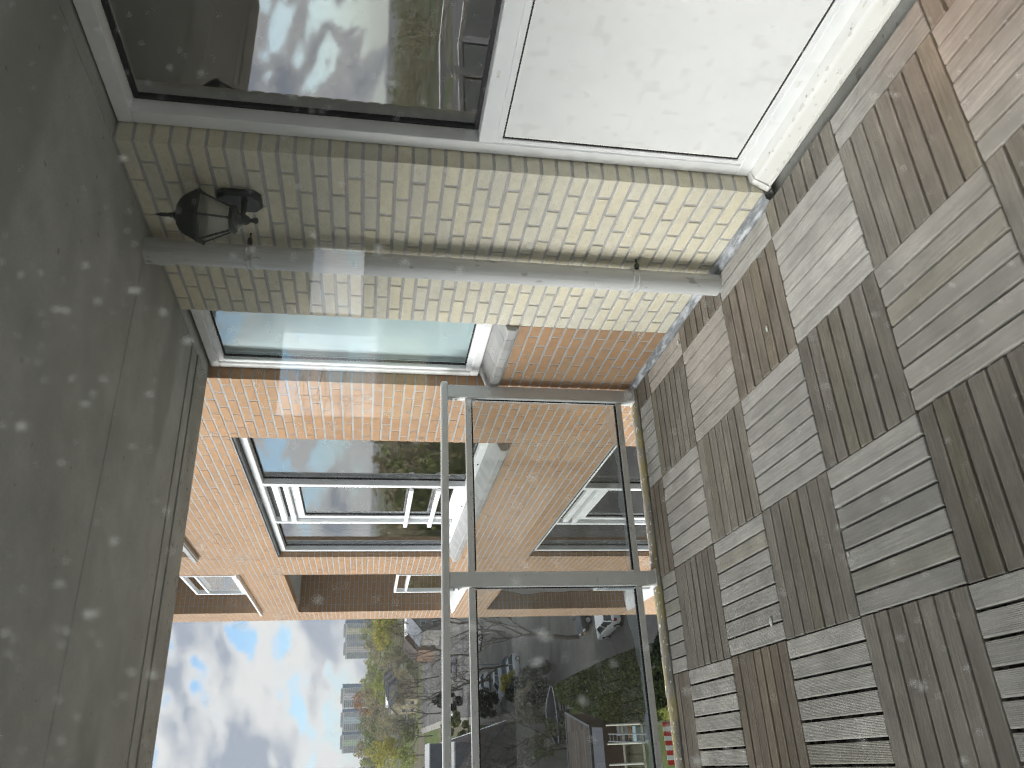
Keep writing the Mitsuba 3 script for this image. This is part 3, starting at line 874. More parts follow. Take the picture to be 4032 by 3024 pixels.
# small litter on the deck
for i, (x, y, s) in enumerate(((-0.33, 1.17, 0.010), (-1.42, 1.58, 0.013), (-1.30, 0.98, 0.006), (0.075, 2.02, 0.011))):
    m = trimesh.creation.icosphere(1, s)
    v = m.vertices * [1.5, 0.7, 0.35] + [x, y, 0.004]
    k = put('dry_leaf', (v, m.faces), 'm_panel', smooth=True)
    labels[k] = {'label': ['pale scrap of leaf on the deck midway along the wall', 'pale curled petal lying on the dark slats near the railing', 'tiny pale crumb on the deck boards nearest the camera', 'white speck on the narrow boards by the wall'][i], 'category': 'leaf'}

# ------------------------------------------------------------------ the room the picture is taken from, and its window
RYW = -1.00
ox0, ox1, oz0, oz1 = -2.95, -0.62, 0.05, 2.44


def holed(x0, x1, z0, z1, holes, ya, yb):
    p = sg.box(x0, z0, x1, z1)
    for a, c, b, d in holes: p = p.difference(sg.box(a, c, b, d))
    return prism(p, 'y', ya, yb)


struct('room_wall_window_side', holed(-5.0, XW + 0.06, -0.04, 2.519, [(ox0, oz0, ox1, oz1)], RYW - 0.12, RYW + 0.02), 'm_room_wall')
backholes = [(1.88, 1.71, 2.70, 2.19), (0.86, 1.10, 1.74, 2.40)]
struct('room_wall_back', holed(-5.0, 4.2, 0.0, 2.6, backholes, -7.15, -7.0), 'm_room_wall')
struct('room_wall_left', box(-5.1, -5.0, -7.0, RYW - 0.12, 0.0, 2.6), 'm_room_wall')
struct('room_wall_right', cat([box(4.2, 4.3, -7.0, RYW - 0.12, 0.0, 2.6), box(XW + 0.062, 4.2, RYW - 0.14, RYW - 0.06, 0.0, 2.6)]), 'm_room_wall')
struct('room_floor', box(-5.1, 4.3, -7.15, RYW - 0.121, -0.20, -0.001), 'm_room')
struct('room_ceiling', box(-5.1, 4.3, -7.15, RYW - 0.121, 2.601, 2.80), 'm_room_wall')
pw = thing('window', 'dusty glass pane that the balcony is seen through', 'window')
put(pw + '__frame', cat([cbox(ox0 + 0.001, ox1 - 0.001, RYW - 0.08, RYW - 0.02, oz1 - 0.07, oz1 - 0.001), cbox(ox0 + 0.001, ox1 - 0.001, RYW - 0.08, RYW - 0.02, oz0 + 0.001, oz0 + 0.07),
                         cbox(ox0 + 0.001, ox0 + 0.07, RYW - 0.08, RYW - 0.02, oz0 + 0.0705, oz1 - 0.0705), cbox(ox1 - 0.07, ox1 - 0.001, RYW - 0.08, RYW - 0.02, oz0 + 0.0705, oz1 - 0.0705)]), 'm_white')
put(pw + '__pane', (np.array([[ox0 + 0.07, RYW - 0.05, oz0 + 0.07], [ox1 - 0.07, RYW - 0.05, oz0 + 0.07], [ox1 - 0.07, RYW - 0.05, oz1 - 0.07], [ox0 + 0.07, RYW - 0.05, oz1 - 0.07]]), np.array([[0, 1, 2], [0, 2, 3]])), 'm_glass_pane')


def dust():
    """Dried rain spots on the outside of the pane: small lobed flakes, thicker towards the top of the door."""
    ms = []
    r = np.random.default_rng(5)
    for i in range(30000):
        x = r.uniform(ox0 + 0.1, ox1 - 0.1)
        z = r.uniform(oz0 + 0.1, oz1 - 0.1)
        dens = np.clip((z - 0.9) / 0.9, 0.10, 1.0) * np.clip(meshkit.fbm(np.array([x * 5, z * 5, 0.0]), 3, 2) * 2.2 - 0.55, 0.05, 1)
        if r.random() > dens: continue
        s = 0.0004 + 0.0012 * r.random() ** 3.0
        n = 7
        an = np.arange(n) * 2 * math.pi / n
        rad = s * r.uniform(0.6, 1.3, n)
        el = r.uniform(0.7, 1.9)
        v = np.stack([x + rad * np.cos(an), np.full(n, RYW - 0.0490), z + el * rad * np.sin(an)], 1)
        v = np.vstack([v, [[x, RYW - 0.0490, z]]])
        ms.append((v, np.array([[n, j, (j + 1) % n] for j in range(n)])))
    return cat(ms)


k = put(pw + '__dust', dust(), 'm_dust')
labels[k] = {'kind': 'stuff'}

# ------------------------------------------------------------------ the ground and the street far below
G = -16.1
HC = CAM[2] - G


def at(az, el=None, h=0.0, dist=None):
    """The point at height h above the ground that is seen under azimuth az and elevation el (or at a distance)."""
    d = (HC - h) / math.tan(math.radians(-el)) if dist is None else dist
    return CAM[0] + d * math.sin(math.radians(az)), CAM[1] + d * math.cos(math.radians(az))


def ground_fn(p, n, uv):
    a = fbm(p.x * 0.08, p.y * 0.08, 0, 4)
    b = fbm(p.x * 0.9, p.y * 0.9, 0, 4)
    g = fbm(p.x * 6, p.y * 6, 0, 2)
    grass = mix((0.060, 0.085, 0.030), (0.120, 0.140, 0.050), b)
    earth = mix((0.105, 0.090, 0.065), (0.17, 0.15, 0.115), b)
    return mix(grass, earth, smoothstep(0.42, 0.6, a)) * (0.8 + 0.4 * g)


def asphalt_fn(p, n, uv):
    b = fbm(p.x * 0.35, p.y * 0.35, 0, 4)
    g = noise(p.x * 12, p.y * 12, 0)
    s = smoothstep(0.55, 0.75, fbm(p.x * 0.12 + 4, p.y * 0.5, 0, 3))
    return mix(mi.Color3f(0.100, 0.099, 0.094), mi.Color3f(0.180, 0.174, 0.160), b) * (0.85 + 0.3 * g) * (1 - 0.22 * s)


diffuse('m_ground', ground_fn, 0.95, 0.1)
diffuse('m_asphalt', asphalt_fn, 0.95, 0.15)
diffuse('m_paving', lambda p, n, uv: mix((0.24, 0.225, 0.20), (0.34, 0.32, 0.285), fbm(p.x * 0.5, p.y * 0.5, 0, 4)) * (0.85 + 0.3 * cell_rand(dr.floor(p.x * 3.3), dr.floor(p.y * 3.3), 2)), 0.95, 0.1)
struct('ground', box(-1900, 1900, -1900, 2600, G - 0.6, G), 'm_ground')


def sheet(pts, z):
    v, f = prism(pts, 'z', z - 0.3, z)
    return v, f


struct('parking_road', sheet([(2.6, 28), (2.2, 44), (3.2, 60), (4.0, 110), (7.5, 180), (9, 260), (46, 260), (40, 150), (30, 60), (26, 14), (2.6, 14)], G + 0.004), 'm_asphalt')
struct('footpath', sheet([(1.2, 12), (1.0, 44), (2.0, 60), (2.8, 110), (6.0, 180), (7.4, 260), (8.9, 260), (7.4, 180), (3.9, 110), (3.1, 60), (2.1, 44), (2.5, 12)], G + 0.10), 'm_paving')


# ------------------------------------------------------------------ foliage
def leaf_mat(key, c0, c1, trans=0.5):
    def fn(p, n, uv):
        return mix(c0, c1, uv.x) * (0.75 + 0.5 * uv.y)
    scene[key] = {'type': 'principledthin', 'base_color': mikit.proc(fn), 'roughness': 0.8, 'diff_trans': 0.9, 'eta': 1.3}
    return key


leaf_mat('m_leaf_dark', (0.018, 0.030, 0.016), (0.040, 0.060, 0.026))
leaf_mat('m_leaf_hedge', (0.040, 0.058, 0.020), (0.085, 0.110, 0.036))  # darker copy of the leaf green: the hedges' shade is put into the colour
leaf_mat('m_leaf_green', (0.140, 0.165, 0.060), (0.250, 0.270, 0.110))
leaf_mat('m_leaf_lime', (0.250, 0.290, 0.080), (0.400, 0.420, 0.130))
leaf_mat('m_leaf_yellow', (0.330, 0.310, 0.060), (0.520, 0.480, 0.110))
leaf_mat('m_leaf_bud', (0.270, 0.230, 0.145), (0.390, 0.350, 0.225))
leaf_mat('m_leaf_rust', (0.260, 0.115, 0.045), (0.400, 0.210, 0.090))
diffuse('m_bark', lambda p, n, uv: mix((0.060, 0.052, 0.042), (0.130, 0.115, 0.095), fbm(p.x * 3, p.y * 3, p.z * 1.5, 3)), 0.95, 0.1)


def leaves(centres, size, r, droop=0.0, out=None):
    """Small leaf-sprig faces at the points; uv holds a random tint and a random brightness per sprig clump."""
    n = len(centres)
    a = r.normal(size=(n, 3)); a /= np.linalg.norm(a, axis=1, keepdims=True)
    if droop: a = a * (1 - droop) + np.array([0, 0, -droop]); a /= np.linalg.norm(a, axis=1, keepdims=True)
    b = np.cross(a, r.normal(size=(n, 3))); b /= np.linalg.norm(b, axis=1, keepdims=True)
    s = size * r.uniform(0.55, 1.4, (n, 1))
    l = s * (1.0 + 1.4 * droop)
    p0, p1, p2, p3 = centres - a * l, centres + b * s * 0.5, centres + a * l, centres - b * s * 0.5
    v = np.stack([p0, p1, p2, p3], 1).reshape(-1, 3)
    k = np.arange(n) * 4
    f = np.vstack([np.stack([k, k + 1, k + 2], 1), np.stack([k, k + 2, k + 3], 1)])
    uv = np.repeat(np.stack([r.uniform(0, 1, n), r.uniform(0, 1, n)], 1), 4, axis=0)
    return (v, f), uv


def crown_points(r, n, centre, rad, lumps, hollow=0.35):
    """Points gathered in uneven lumps that together fill an ellipsoid, with gaps between."""
    c = r.normal(size=(lumps, 3)); c /= np.linalg.norm(c, axis=1, keepdims=True)
    c *= r.uniform(hollow, 0.95, (lumps, 1)) ** 0.6
    sz = r.uniform(0.16, 0.36, lumps)
    w = sz ** 2; w /= w.sum()
    pick = r.choice(lumps, n, p=w)
    d = r.normal(size=(n, 3)); d /= np.linalg.norm(d, axis=1, keepdims=True)
    d *= r.uniform(0.2, 1, (n, 1)) ** 0.45
    return centre + (c[pick] + d * sz[pick][:, None]) * rad


def branches(r, base, height, trunk_r, levels=4, spread=0.55, lean=(0, 0), twigs=3, first=0.28, sides=5):
    """A bare tree: a tapered trunk with limbs that fork; returns (trunk+limbs, twigs, tip points)."""
    thick, thin, tips = [], [], []

    def grow(p, d, length, rad, lev):
        n = 5
        pts, dd = [p], d
        for i in range(n):
            dd = dd + r.normal(size=3) * 0.10
            dd[2] += 0.05
            dd = dd / np.linalg.norm(dd)
            pts.append(pts[-1] + dd * length / n)
        pts = np.array(pts)
        rr = np.linspace(rad, rad * 0.55, n + 1)
        (thick if lev <= 2 else thin).append(tube(pts, rr, sides if lev <= 1 else 4 if lev == 2 else 3))
        if lev >= levels:
            tips.append(pts[-1]); return
        kids = r.integers(2, 4) + (2 if lev == 0 else 1)
        for k in range(kids):
            t = r.uniform(0.45, 1.0) if k else 1.0
            q = pts[min(n, int(round(t * n)))]
            side = r.normal(size=3); side -= dd * (side @ dd); side /= np.linalg.norm(side)
            nd = dd * (1 - spread * r.uniform(0.5, 1.1)) + side * spread * r.uniform(0.7, 1.3)
            nd[2] += 0.12
            grow(q, nd / np.linalg.norm(nd), length * r.uniform(0.58, 0.82), rad * 0.55 * r.uniform(0.75, 1.0), lev + 1)

    d0 = np.array([lean[0], lean[1], 1.0]); d0 /= np.linalg.norm(d0)
    grow(np.array([base[0], base[1], base[2]]), d0, height * first * 1.35, trunk_r, 0)
    return thick, thin, np.array(tips)


def bare_tree(x, y, h, label, seed, leaf=None, nleaf=0, lean=(0, 0), levels=5, group=None, z=None, leaf_size=0.16, tr=None):
    r = np.random.default_rng(seed)
    t = thing('bare_tree', label, 'tree', group)
    thick, thin, tips = branches(r, (x, y, G if z is None else z), h, tr or h * 0.016, levels, lean=lean)
    put(t + '__trunk', cat(thick), 'm_bark', smooth=60)
    k = put(t + '__twigs', cat(thin), 'm_bark')
    labels[k] = {'kind': 'stuff'}
    if leaf:
        c = tips[r.integers(0, len(tips), nleaf)] + r.normal(size=(nleaf, 3)) * h * 0.022
        m, uv = leaves(c, leaf_size, r)
        put(t + '__leaves', m, leaf, uv=uv)
        labels[t + '__leaves'] = {'kind': 'stuff'}


def leafy_tree(name, x, y, h, w, label, mat, seed, n=900, size=0.5, lumps=26, droop=0.0, trunk=0.30, group=None, top=None, category='tree'):
    r = np.random.default_rng(seed)
    t = thing(name, label, category, group)
    th = h * trunk
    pts = [(x, y, G)] + [(x + r.normal() * 0.02 * h * i / 3, y + r.normal() * 0.02 * h * i / 3, G + h * (trunk + 0.3) * i / 3) for i in (1, 2, 3)]
    limbs = [tube(pts, np.linspace(h * 0.020, h * 0.009, 4), 6)]
    for i in range(5):
        a = r.uniform(0, 2 * math.pi)
        q = np.array(pts[2 if i % 2 else 1]); e = q + np.array([math.cos(a) * w * 0.55, math.sin(a) * w * 0.55, h * 0.28])
        limbs.append(tube([q, (q + e) / 2 + [0, 0, h * 0.02], e], [h * 0.009, h * 0.006, h * 0.002], 4))
    put(t + '__trunk', cat(limbs), 'm_bark')
    c = crown_points(r, n, np.array([x, y, G + th + (h - th) * 0.5]), np.array([w, w, (h - th) * 0.56]), lumps)
    m, uv = leaves(c, size, r, droop)
    put(t + '__crown', m, mat, uv=uv)


# ------------------------------------------------------------------ vehicles
def paint(key, c, metallic=0.0):
    scene[key] = {'type': 'principled', 'base_color': {'type': 'rgb', 'value': list(c)}, 'roughness': 0.28, 'metallic': metallic, 'clearcoat': 0.8, 'clearcoat_gloss': 0.9, 'specular': 0.5}
    return key


paint('m_car_white', (0.72, 0.73, 0.74)); paint('m_car_black', (0.022, 0.024, 0.028)); paint('m_car_silver', (0.42, 0.44, 0.46), 0.4)
paint('m_car_blue', (0.10, 0.14, 0.22), 0.2); paint('m_car_grey', (0.16, 0.17, 0.18), 0.2)
scene['m_car_glass'] = {'type': 'principled', 'base_color': {'type': 'rgb', 'value': [0.02, 0.025, 0.03]}, 'roughness': 0.08, 'specular': 0.8}
diffuse('m_tyre', (0.02, 0.02, 0.021), 0.8)
scene['m_lamp_glass'] = {'type': 'principled', 'base_color': {'type': 'rgb', 'value': [0.75, 0.75, 0.72]}, 'roughness': 0.15, 'specular': 0.6}
scene['m_lamp_red'] = {'type': 'principled', 'base_color': {'type': 'rgb', 'value': [0.35, 0.02, 0.02]}, 'roughness': 0.2}
scene['m_lamp_amber'] = {'type': 'principled', 'base_color': {'type': 'rgb', 'value': [0.65, 0.30, 0.03]}, 'roughness': 0.2}


def loft(sections):
    """A closed skin through rings of the same number of points."""
    a = np.array(sections, float)
    m, k = a.shape[:2]
    i, j = np.meshgrid(np.arange(m - 1), np.arange(k), indexing='ij')
    q = np.stack([i * k + j, i * k + (j + 1) % k, (i + 1) * k + (j + 1) % k, (i + 1) * k + j], -1).reshape(-1, 4)
    f = [np.vstack([q[:, [0, 1, 2]], q[:, [0, 2, 3]]])]
    f.append(np.array([[0, j + 1, j] for j in range(1, k - 1)]))
    o = (m - 1) * k
    f.append(np.array([[o, o + j, o + j + 1] for j in range(1, k - 1)]))
    return a.reshape(-1, 3), np.vstack(f)


def car(x, y, heading, mat, label, kind='hatch', length=4.2, group='cars parked in the street below', category='car'):
    """heading: the way the nose points, degrees from +x. Axles along local x; nose at +x."""
    t = thing('parked_car' if category == 'car' else 'parked_van', label, category, group)
    L, Wd = length, 1.78
    van = kind == 'van'
    H = 1.95 if van else 1.47
    M = move(x, y, G + 0.004) @ rotz(math.radians(heading))
    hx = L / 2
    if van:
        low = [(-hx, .40, .95), (-hx * .98, .30, 1.15), (-hx * .5, .25, 1.2), (hx * .4, .25, 1.2), (hx * .85, .28, 1.08), (hx, .38, .80)]
    else:
        low = [(-hx, .42, .86), (-hx * .96, .32, .98), (-hx * .5, .22, .98), (hx * .4, .22, .96), (hx * .82, .26, .88), (hx, .36, .66)]
    secs = []
    for px, zl, zh in low:
        w = Wd / 2 * (0.86 if abs(px) > hx * .95 else 0.97 if abs(px) > hx * .8 else 1.0)
        secs.append([(px, -w * .94, zl), (px, w * .94, zl), (px, w, zl + .22), (px, w * .98, zh - .10), (px, w * .90, zh), (px, -w * .90, zh), (px, -w * .98, zh - .10), (px, -w, zl + .22)])
    put(t + '__body', xform(loft(secs), M), mat, smooth=35)
    zb = 1.17 if van else 0.95
    xr, xf_, xa, xb = ((-hx * .96, hx * .62, -hx * .90, hx * .30) if van else (-hx * .93, hx * .40, -hx * .70, hx * .06))
    wl_, wh_ = Wd / 2 * .90, Wd / 2 * .70
    roof = [[(xr, -wl_, zb), (xr, wl_, zb), (xa, wh_, H - .05), (xa, -wh_, H - .05)]]
    lo = [(xr, -wl_), (xf_, -wl_), (xf_, wl_), (xr, wl_)]
    hi = [(xa, -wh_), (xb, -wh_), (xb, wh_), (xa, wh_)]
    # glasshouse: a dark frustum with a painted roof and pillars
    v = np.array([(p[0], p[1], zb - .02) for p in lo] + [(p[0], p[1], H - .06) for p in hi])
    f = []
    for i in range(4):
        n = (i + 1) % 4
        f += [(i, n, 4 + n), (i, 4 + n, 4 + i)]
    put(t + '__windows', xform((v, np.array(f + [(4, 5, 6), (4, 6, 7)])), M), 'm_car_glass')
    rp = np.array([(p[0] * 1.02, p[1] * 1.02, H - .065) for p in hi] + [(p[0] * .94, p[1] * .90, H) for p in hi])
    rt = trimesh.Trimesh(rp).convex_hull
    put(t + '__roof', xform((np.array(rt.vertices), np.array(rt.faces)), M), mat, smooth=40)
    pil = []
    for i in range(4):
        a, b = np.array([lo[i][0], lo[i][1], zb - .02]), np.array([hi[i][0], hi[i][1], H - .05])
        pil.append(tube([a * [1.0, 1.01, 1], b * [1, 1.01, 1]], [0.05, 0.04], 5))
    for s in (-1, 1):
        for fr_ in ((0.42, 0.5) if not van else (0.62, 0.5)):
            xm0, xm1 = lo[0][0] + (lo[1][0] - lo[0][0]) * fr_, hi[0][0] + (hi[1][0] - hi[0][0]) * fr_
        pil.append(tube([(xm0, s * wl_ * 1.01, zb - .02), (xm1, s * wh_ * 1.02, H - .05)], [0.045, 0.04], 5))
    put(t + '__pillars', xform(cat(pil), M), mat)
    for ax in (-hx * .60, hx * .62):
        for s in (-1, 1):
            w = trimesh.creation.cylinder(0.32, 0.20, sections=18)
            m = w.vertices @ np.array([[1, 0, 0], [0, 0, 1], [0, -1, 0]]).T + [ax, s * (Wd / 2 - .09), .32]
            k = put(t + '__wheel', xform((m, w.faces), M), 'm_tyre')
            w = trimesh.creation.cylinder(0.19, 0.21, sections=14)
            m = w.vertices @ np.array([[1, 0, 0], [0, 0, 1], [0, -1, 0]]).T + [ax, s * (Wd / 2 - .086), .32]
            put(k + '__rim', xform((m, w.faces), M), 'm_steel')
    for s in (-1, 1):
        put(t + '__headlight', xform(cbox(hx * .90, hx * .985, s * .62 - .17, s * .62 + .17, .58, .72, .03), M), 'm_lamp_glass')
        put(t + '__tail_light', xform(cbox(-hx * 1.005, -hx * .94, s * .70 - .10, s * .70 + .10, .66, .88, .02), M), 'm_lamp_red')
        put(t + '__mirror', xform(cbox(hx * .33, hx * .42, s * (Wd / 2 + .07) - .08, s * (Wd / 2 + .07) + .08, zb, zb + .14, .03), M), mat)
    put(t + '__number_plate', xform(box(hx * 1.0, hx * 1.004, -.25, .25, .42, .53), M), 'm_lamp_amber')
    return t


car(7.15, 54.6, 97, 'm_car_white', 'white car with its door mirrors out, parked nearest the building corner', length=5.0)
car(9.4, 61.6, 186, 'm_car_black', 'black car with grey roof parked crosswise just beyond the white car', length=4.4)
car(7.5, 92.5, 200, 'm_car_silver', 'silver car, nearest of the parked row behind the bare trees', length=4.3)
car(7.6, 97.5, 200, 'm_car_blue', 'dark blue car parked second in the row behind the silver car', length=4.3)
car(7.4, 103.2, 200, 'm_car_silver', 'pale car parked third in the row, beyond the dark blue one', length=4.2)
car(8.0, 116.5, 195, 'm_car_white', 'small white car at the far end of the parked row', length=4.0)
car(15.6, 124, 120, 'm_car_white', 'white car standing alone in the road seen high through the glass panel', length=4.3)
car(15.2, 160, 150, 'm_car_silver', 'silver estate car on the street just above the railing', length=4.5)
car(7.9, 166, -88, 'm_car_white', 'white van facing the camera beside the dark conifer', kind='van', length=4.9, category='van')
car(15.4, 338, 200, 'm_car_white', 'white car glinting in the sun in front of the cream houses', length=4.4)
car(12.0, 300, 190, 'm_car_grey', 'grey car on the far street left of the cream houses', length=4.4)
car(4.35, 39.8, 100, 'm_car_white', 'white van with blue stripe seen below the railing by the post', kind='van', length=4.6, category='van', group=None)

# ------------------------------------------------------------------ gardens below
def hedge(name, poly, h0, h1, n, size, mat, label, seed, category='hedge'):
    r = np.random.default_rng(seed)
    p = sg.Polygon(poly)
    x0, y0, x1, y1 = p.bounds
    pts = []
    while len(pts) < n:
        q = r.uniform((x0, y0), (x1, y1))
        if p.contains(sg.Point(*q)):
            top = h0 + (h1 - h0) * meshkit.fbm(np.array([q[0] * 0.35, q[1] * 0.35, 1.0 + seed]), 3, seed)
            top *= min(1.0, 0.55 + 0.6 * p.exterior.distance(sg.Point(*q)))
            pts.append((q[0], q[1], G + top * (1 - 0.55 * r.random() ** 2.2)))
    m, uv = leaves(np.array(pts), size, r)
    key = numbered(name)
    scene[key] = mikit.ply(m, mat, uv=uv)
    labels[key] = {'label': label, 'category': category}


hp = [at(az, el, 2.6) for az, el in ((5.24, -13.5), (6.0, -15.2), (7.0, -17.6), (7.45, -19.0), (6.2, -19.6), (3.2, -18.2), (2.5, -17.0), (2.1, -15.9), (3.0, -14.2), (4.3, -13.3))]
hedge('hedge', hp, 2.4, 4.4, 9000, 0.16, 'm_leaf_hedge', 'broad overgrown green hedge filling the garden behind the second glass panel', 3)
hp = [at(az, el, 2.0) for az, el in ((4.4, -18.4), (6.1, -19.4), (5.3, -20.4), (2.6, -19.8), (2.2, -18.5))]
hedge('hedge', hp, 1.6, 2.8, 3600, 0.15, 'm_leaf_hedge', 'lower clipped green hedge just above the bottom rail of the glass panel', 4)
hp = [at(az, el, 1.5) for az, el in ((8.6, -20.2), (6.4, -21.6), (4.6, -21.4), (5.6, -19.9))]
hedge('hedge', hp, 1.2, 2.6, 2600, 0.14, 'm_leaf_dark', 'dark hedge seen in the gap between bottom rail and kerb', 5)
hp = [at(az, el, 1.5) for az, el in ((3.6, -20.0), (2.4, -19.7), (2.2, -21.2), (3.4, -21.4))]
hedge('shrub', hp, 1.6, 2.6, 1800, 0.14, 'm_leaf_lime', 'bright green shrub beside the red and white boards below the railing', 6, 'shrub')


def round_bush(x, y, h, w, n, size, mat, label, seed, name='shrub', category='shrub', z=G):
    r = np.random.default_rng(seed)
    c = crown_points(r, n, np.array([x, y, z + h * 0.5]), np.array([w, w, h * 0.5]), 22, 0.45)
    m, uv = leaves(c, size, r)
    key = numbered(name)
    scene[key] = mikit.ply(m, mat, uv=uv)
    labels[key] = {'label': label, 'category': category}


bx, by = at(5.05, -12.9)
round_bush(bx, by, 3.6, 1.9, 3200, 0.16, 'm_leaf_dark', 'rounded dark evergreen bush in the middle of the glass panel', 11)
bx, by = at(4.2, -11.6)
round_bush(bx, by, 3.0, 2.0, 2600, 0.18, 'm_leaf_dark', 'dark spreading evergreen beside the rounded bush', 12)
bx, by = at(5.05, -10.7)
round_bush(bx, by, 2.6, 1.25, 1800, 0.15, 'm_leaf_yellow', 'yellow flowering bush in front of the parked row of cars', 13)
bx, by = at(3.9, -9.3)
round_bush(bx, by, 3.6, 1.9, 2400, 0.20, 'm_leaf_dark', 'tall dark conifer under the mid rail', 14, 'conifer', 'tree')
bx, by = at(4.0, -6.6)
round_bush(bx, by, 5.0, 1.5, 2200, 0.24, 'm_leaf_dark', 'dark conifer standing between the railing bars beside the white van', 15, 'conifer', 'tree')
bx, by = at(2.2, -7.0)
round_bush(bx, by, 4.6, 2.6, 2600, 0.26, 'm_leaf_green', 'green bush above the tiled roof beside the pale lane', 16)
bx, by = at(1.3, -13.6)
round_bush(bx, by, 4.6, 2.0, 2400, 0.15, 'm_leaf_green', 'mossy green bush against the grey gable wall', 17)
bx, by = at(3.2, -12.2)
round_bush(bx, by, 3.0, 2.8, 2400, 0.16, 'm_leaf_bud', 'brownish budding shrub beside the grey gable', 18)

# covered boat-like bundle
bx, by = at(2.9, -13.7)
diffuse('m_tarp', (0.020, 0.022, 0.034), 0.5)
secs = []
for t_ in np.linspace(0, 1, 9):
    w = 0.65 * math.sin(math.pi * min(1, 0.08 + 0.92 * t_)) ** 0.6 + 0.05
    h = 0.75 * math.sin(math.pi * (0.1 + 0.85 * t_)) + 0.2
    secs.append([(-2.4 + 4.8 * t_, -w, 0.3), (-2.4 + 4.8 * t_, w, 0.3), (-2.4 + 4.8 * t_, w, 0.55), (-2.4 + 4.8 * t_, 0.12, 0.4 + h), (-2.4 + 4.8 * t_, -0.12, 0.4 + h), (-2.4 + 4.8 * t_, -w, 0.55)])
bt = thing('covered_boat', 'long dark tarpaulin-covered boat with white edge stripes beside the hedge', 'boat')
M = move(bx, by, G + 0.6) @ rotz(math.radians(12))
put(bt + '__cover', xform(loft(secs), M), 'm_tarp', smooth=40)
for s in (1, 4):
    put(bt + '__stripe', xform(tube([np.array(q[s if s == 4 else 5]) + [0, -0.01, 0.02] for q in secs], [0.035] * 9, 5), M), 'm_car_white')
put(bt + '__trailer', xform(cat([box(-2.0, 2.0, -0.5, -0.4, -0.3, -0.2), box(-2.0, 2.0, 0.4, 0.5, -0.3, -0.2), box(-0.1, 0.1, -0.7, 0.7, -0.58, 0.299)]), M), 'm_tyre')

# terraced houses on the left
def rooftile_fn(p, n, uv):
    row = dr.floor(p.z / 0.16)
    c = cell_rand(dr.floor(p.y / 0.30), row, dr.floor(p.x / 3))
    fz = p.z / 0.16 - row
    return mix((0.060, 0.050, 0.045), (0.105, 0.088, 0.078), c) * (0.65 + 0.5 * smoothstep(0, 0.25, fz)) * (0.75 + 0.5 * fbm(p.x * 1.5, p.y * 1.5, p.z, 3))


diffuse('m_roof_tile', rooftile_fn, 0.85, 0.2)
diffuse('m_render_grey', lambda p, n, uv: mix((0.20, 0.195, 0.18), (0.30, 0.29, 0.265), fbm(p.x * 0.8, p.y, p.z * 0.4, 4)), 0.95, 0.1)
diffuse('m_render_cream', lambda p, n, uv: mix((0.56, 0.48, 0.33), (0.66, 0.58, 0.42), fbm(p.x * 0.3, p.y * .3, p.z * 0.3, 3)), 0.95, 0.1)
diffuse('m_render_white', (0.66, 0.66, 0.63), 0.9)
diffuse('m_zinc', lambda p, n, uv: mix((0.11, 0.12, 0.135), (0.17, 0.18, 0.195), fbm(p.x, p.y, p.z, 3)), 0.5, 0.4)
diffuse('m_house_brick', lambda p, n, uv: mix((0.17, 0.115, 0.085), (0.25, 0.175, 0.13), fbm(p.x * 1.2, p.y * 1.2, p.z * 1.2, 4)), 0.95, 0.1)
scene['m_far_glass'] = {'type': 'principled', 'base_color': {'type': 'rgb', 'value': [0.10, 0.115, 0.13]}, 'roughness': 0.12, 'specular': 0.8}
EX, EZ, RXX, RZ = 1.42, 5.5, -5.2, 10.6       # eaves and ridge of the row
slope = (RZ - EZ) / (EX - RXX)
WHERE = ['nearest terraced house with grey gable wall and dark tiled roof', 'second terraced house from the gable, with a box dormer on its dark roof', 'third terraced house along the dark roofed row, with a skylight',
         'fourth terraced house of the dark roofed row, with a tall grey box dormer', 'fifth terraced house of the row, with a zinc dormer', 'farthest terraced house of the dark roofed row']
yy = 71.6
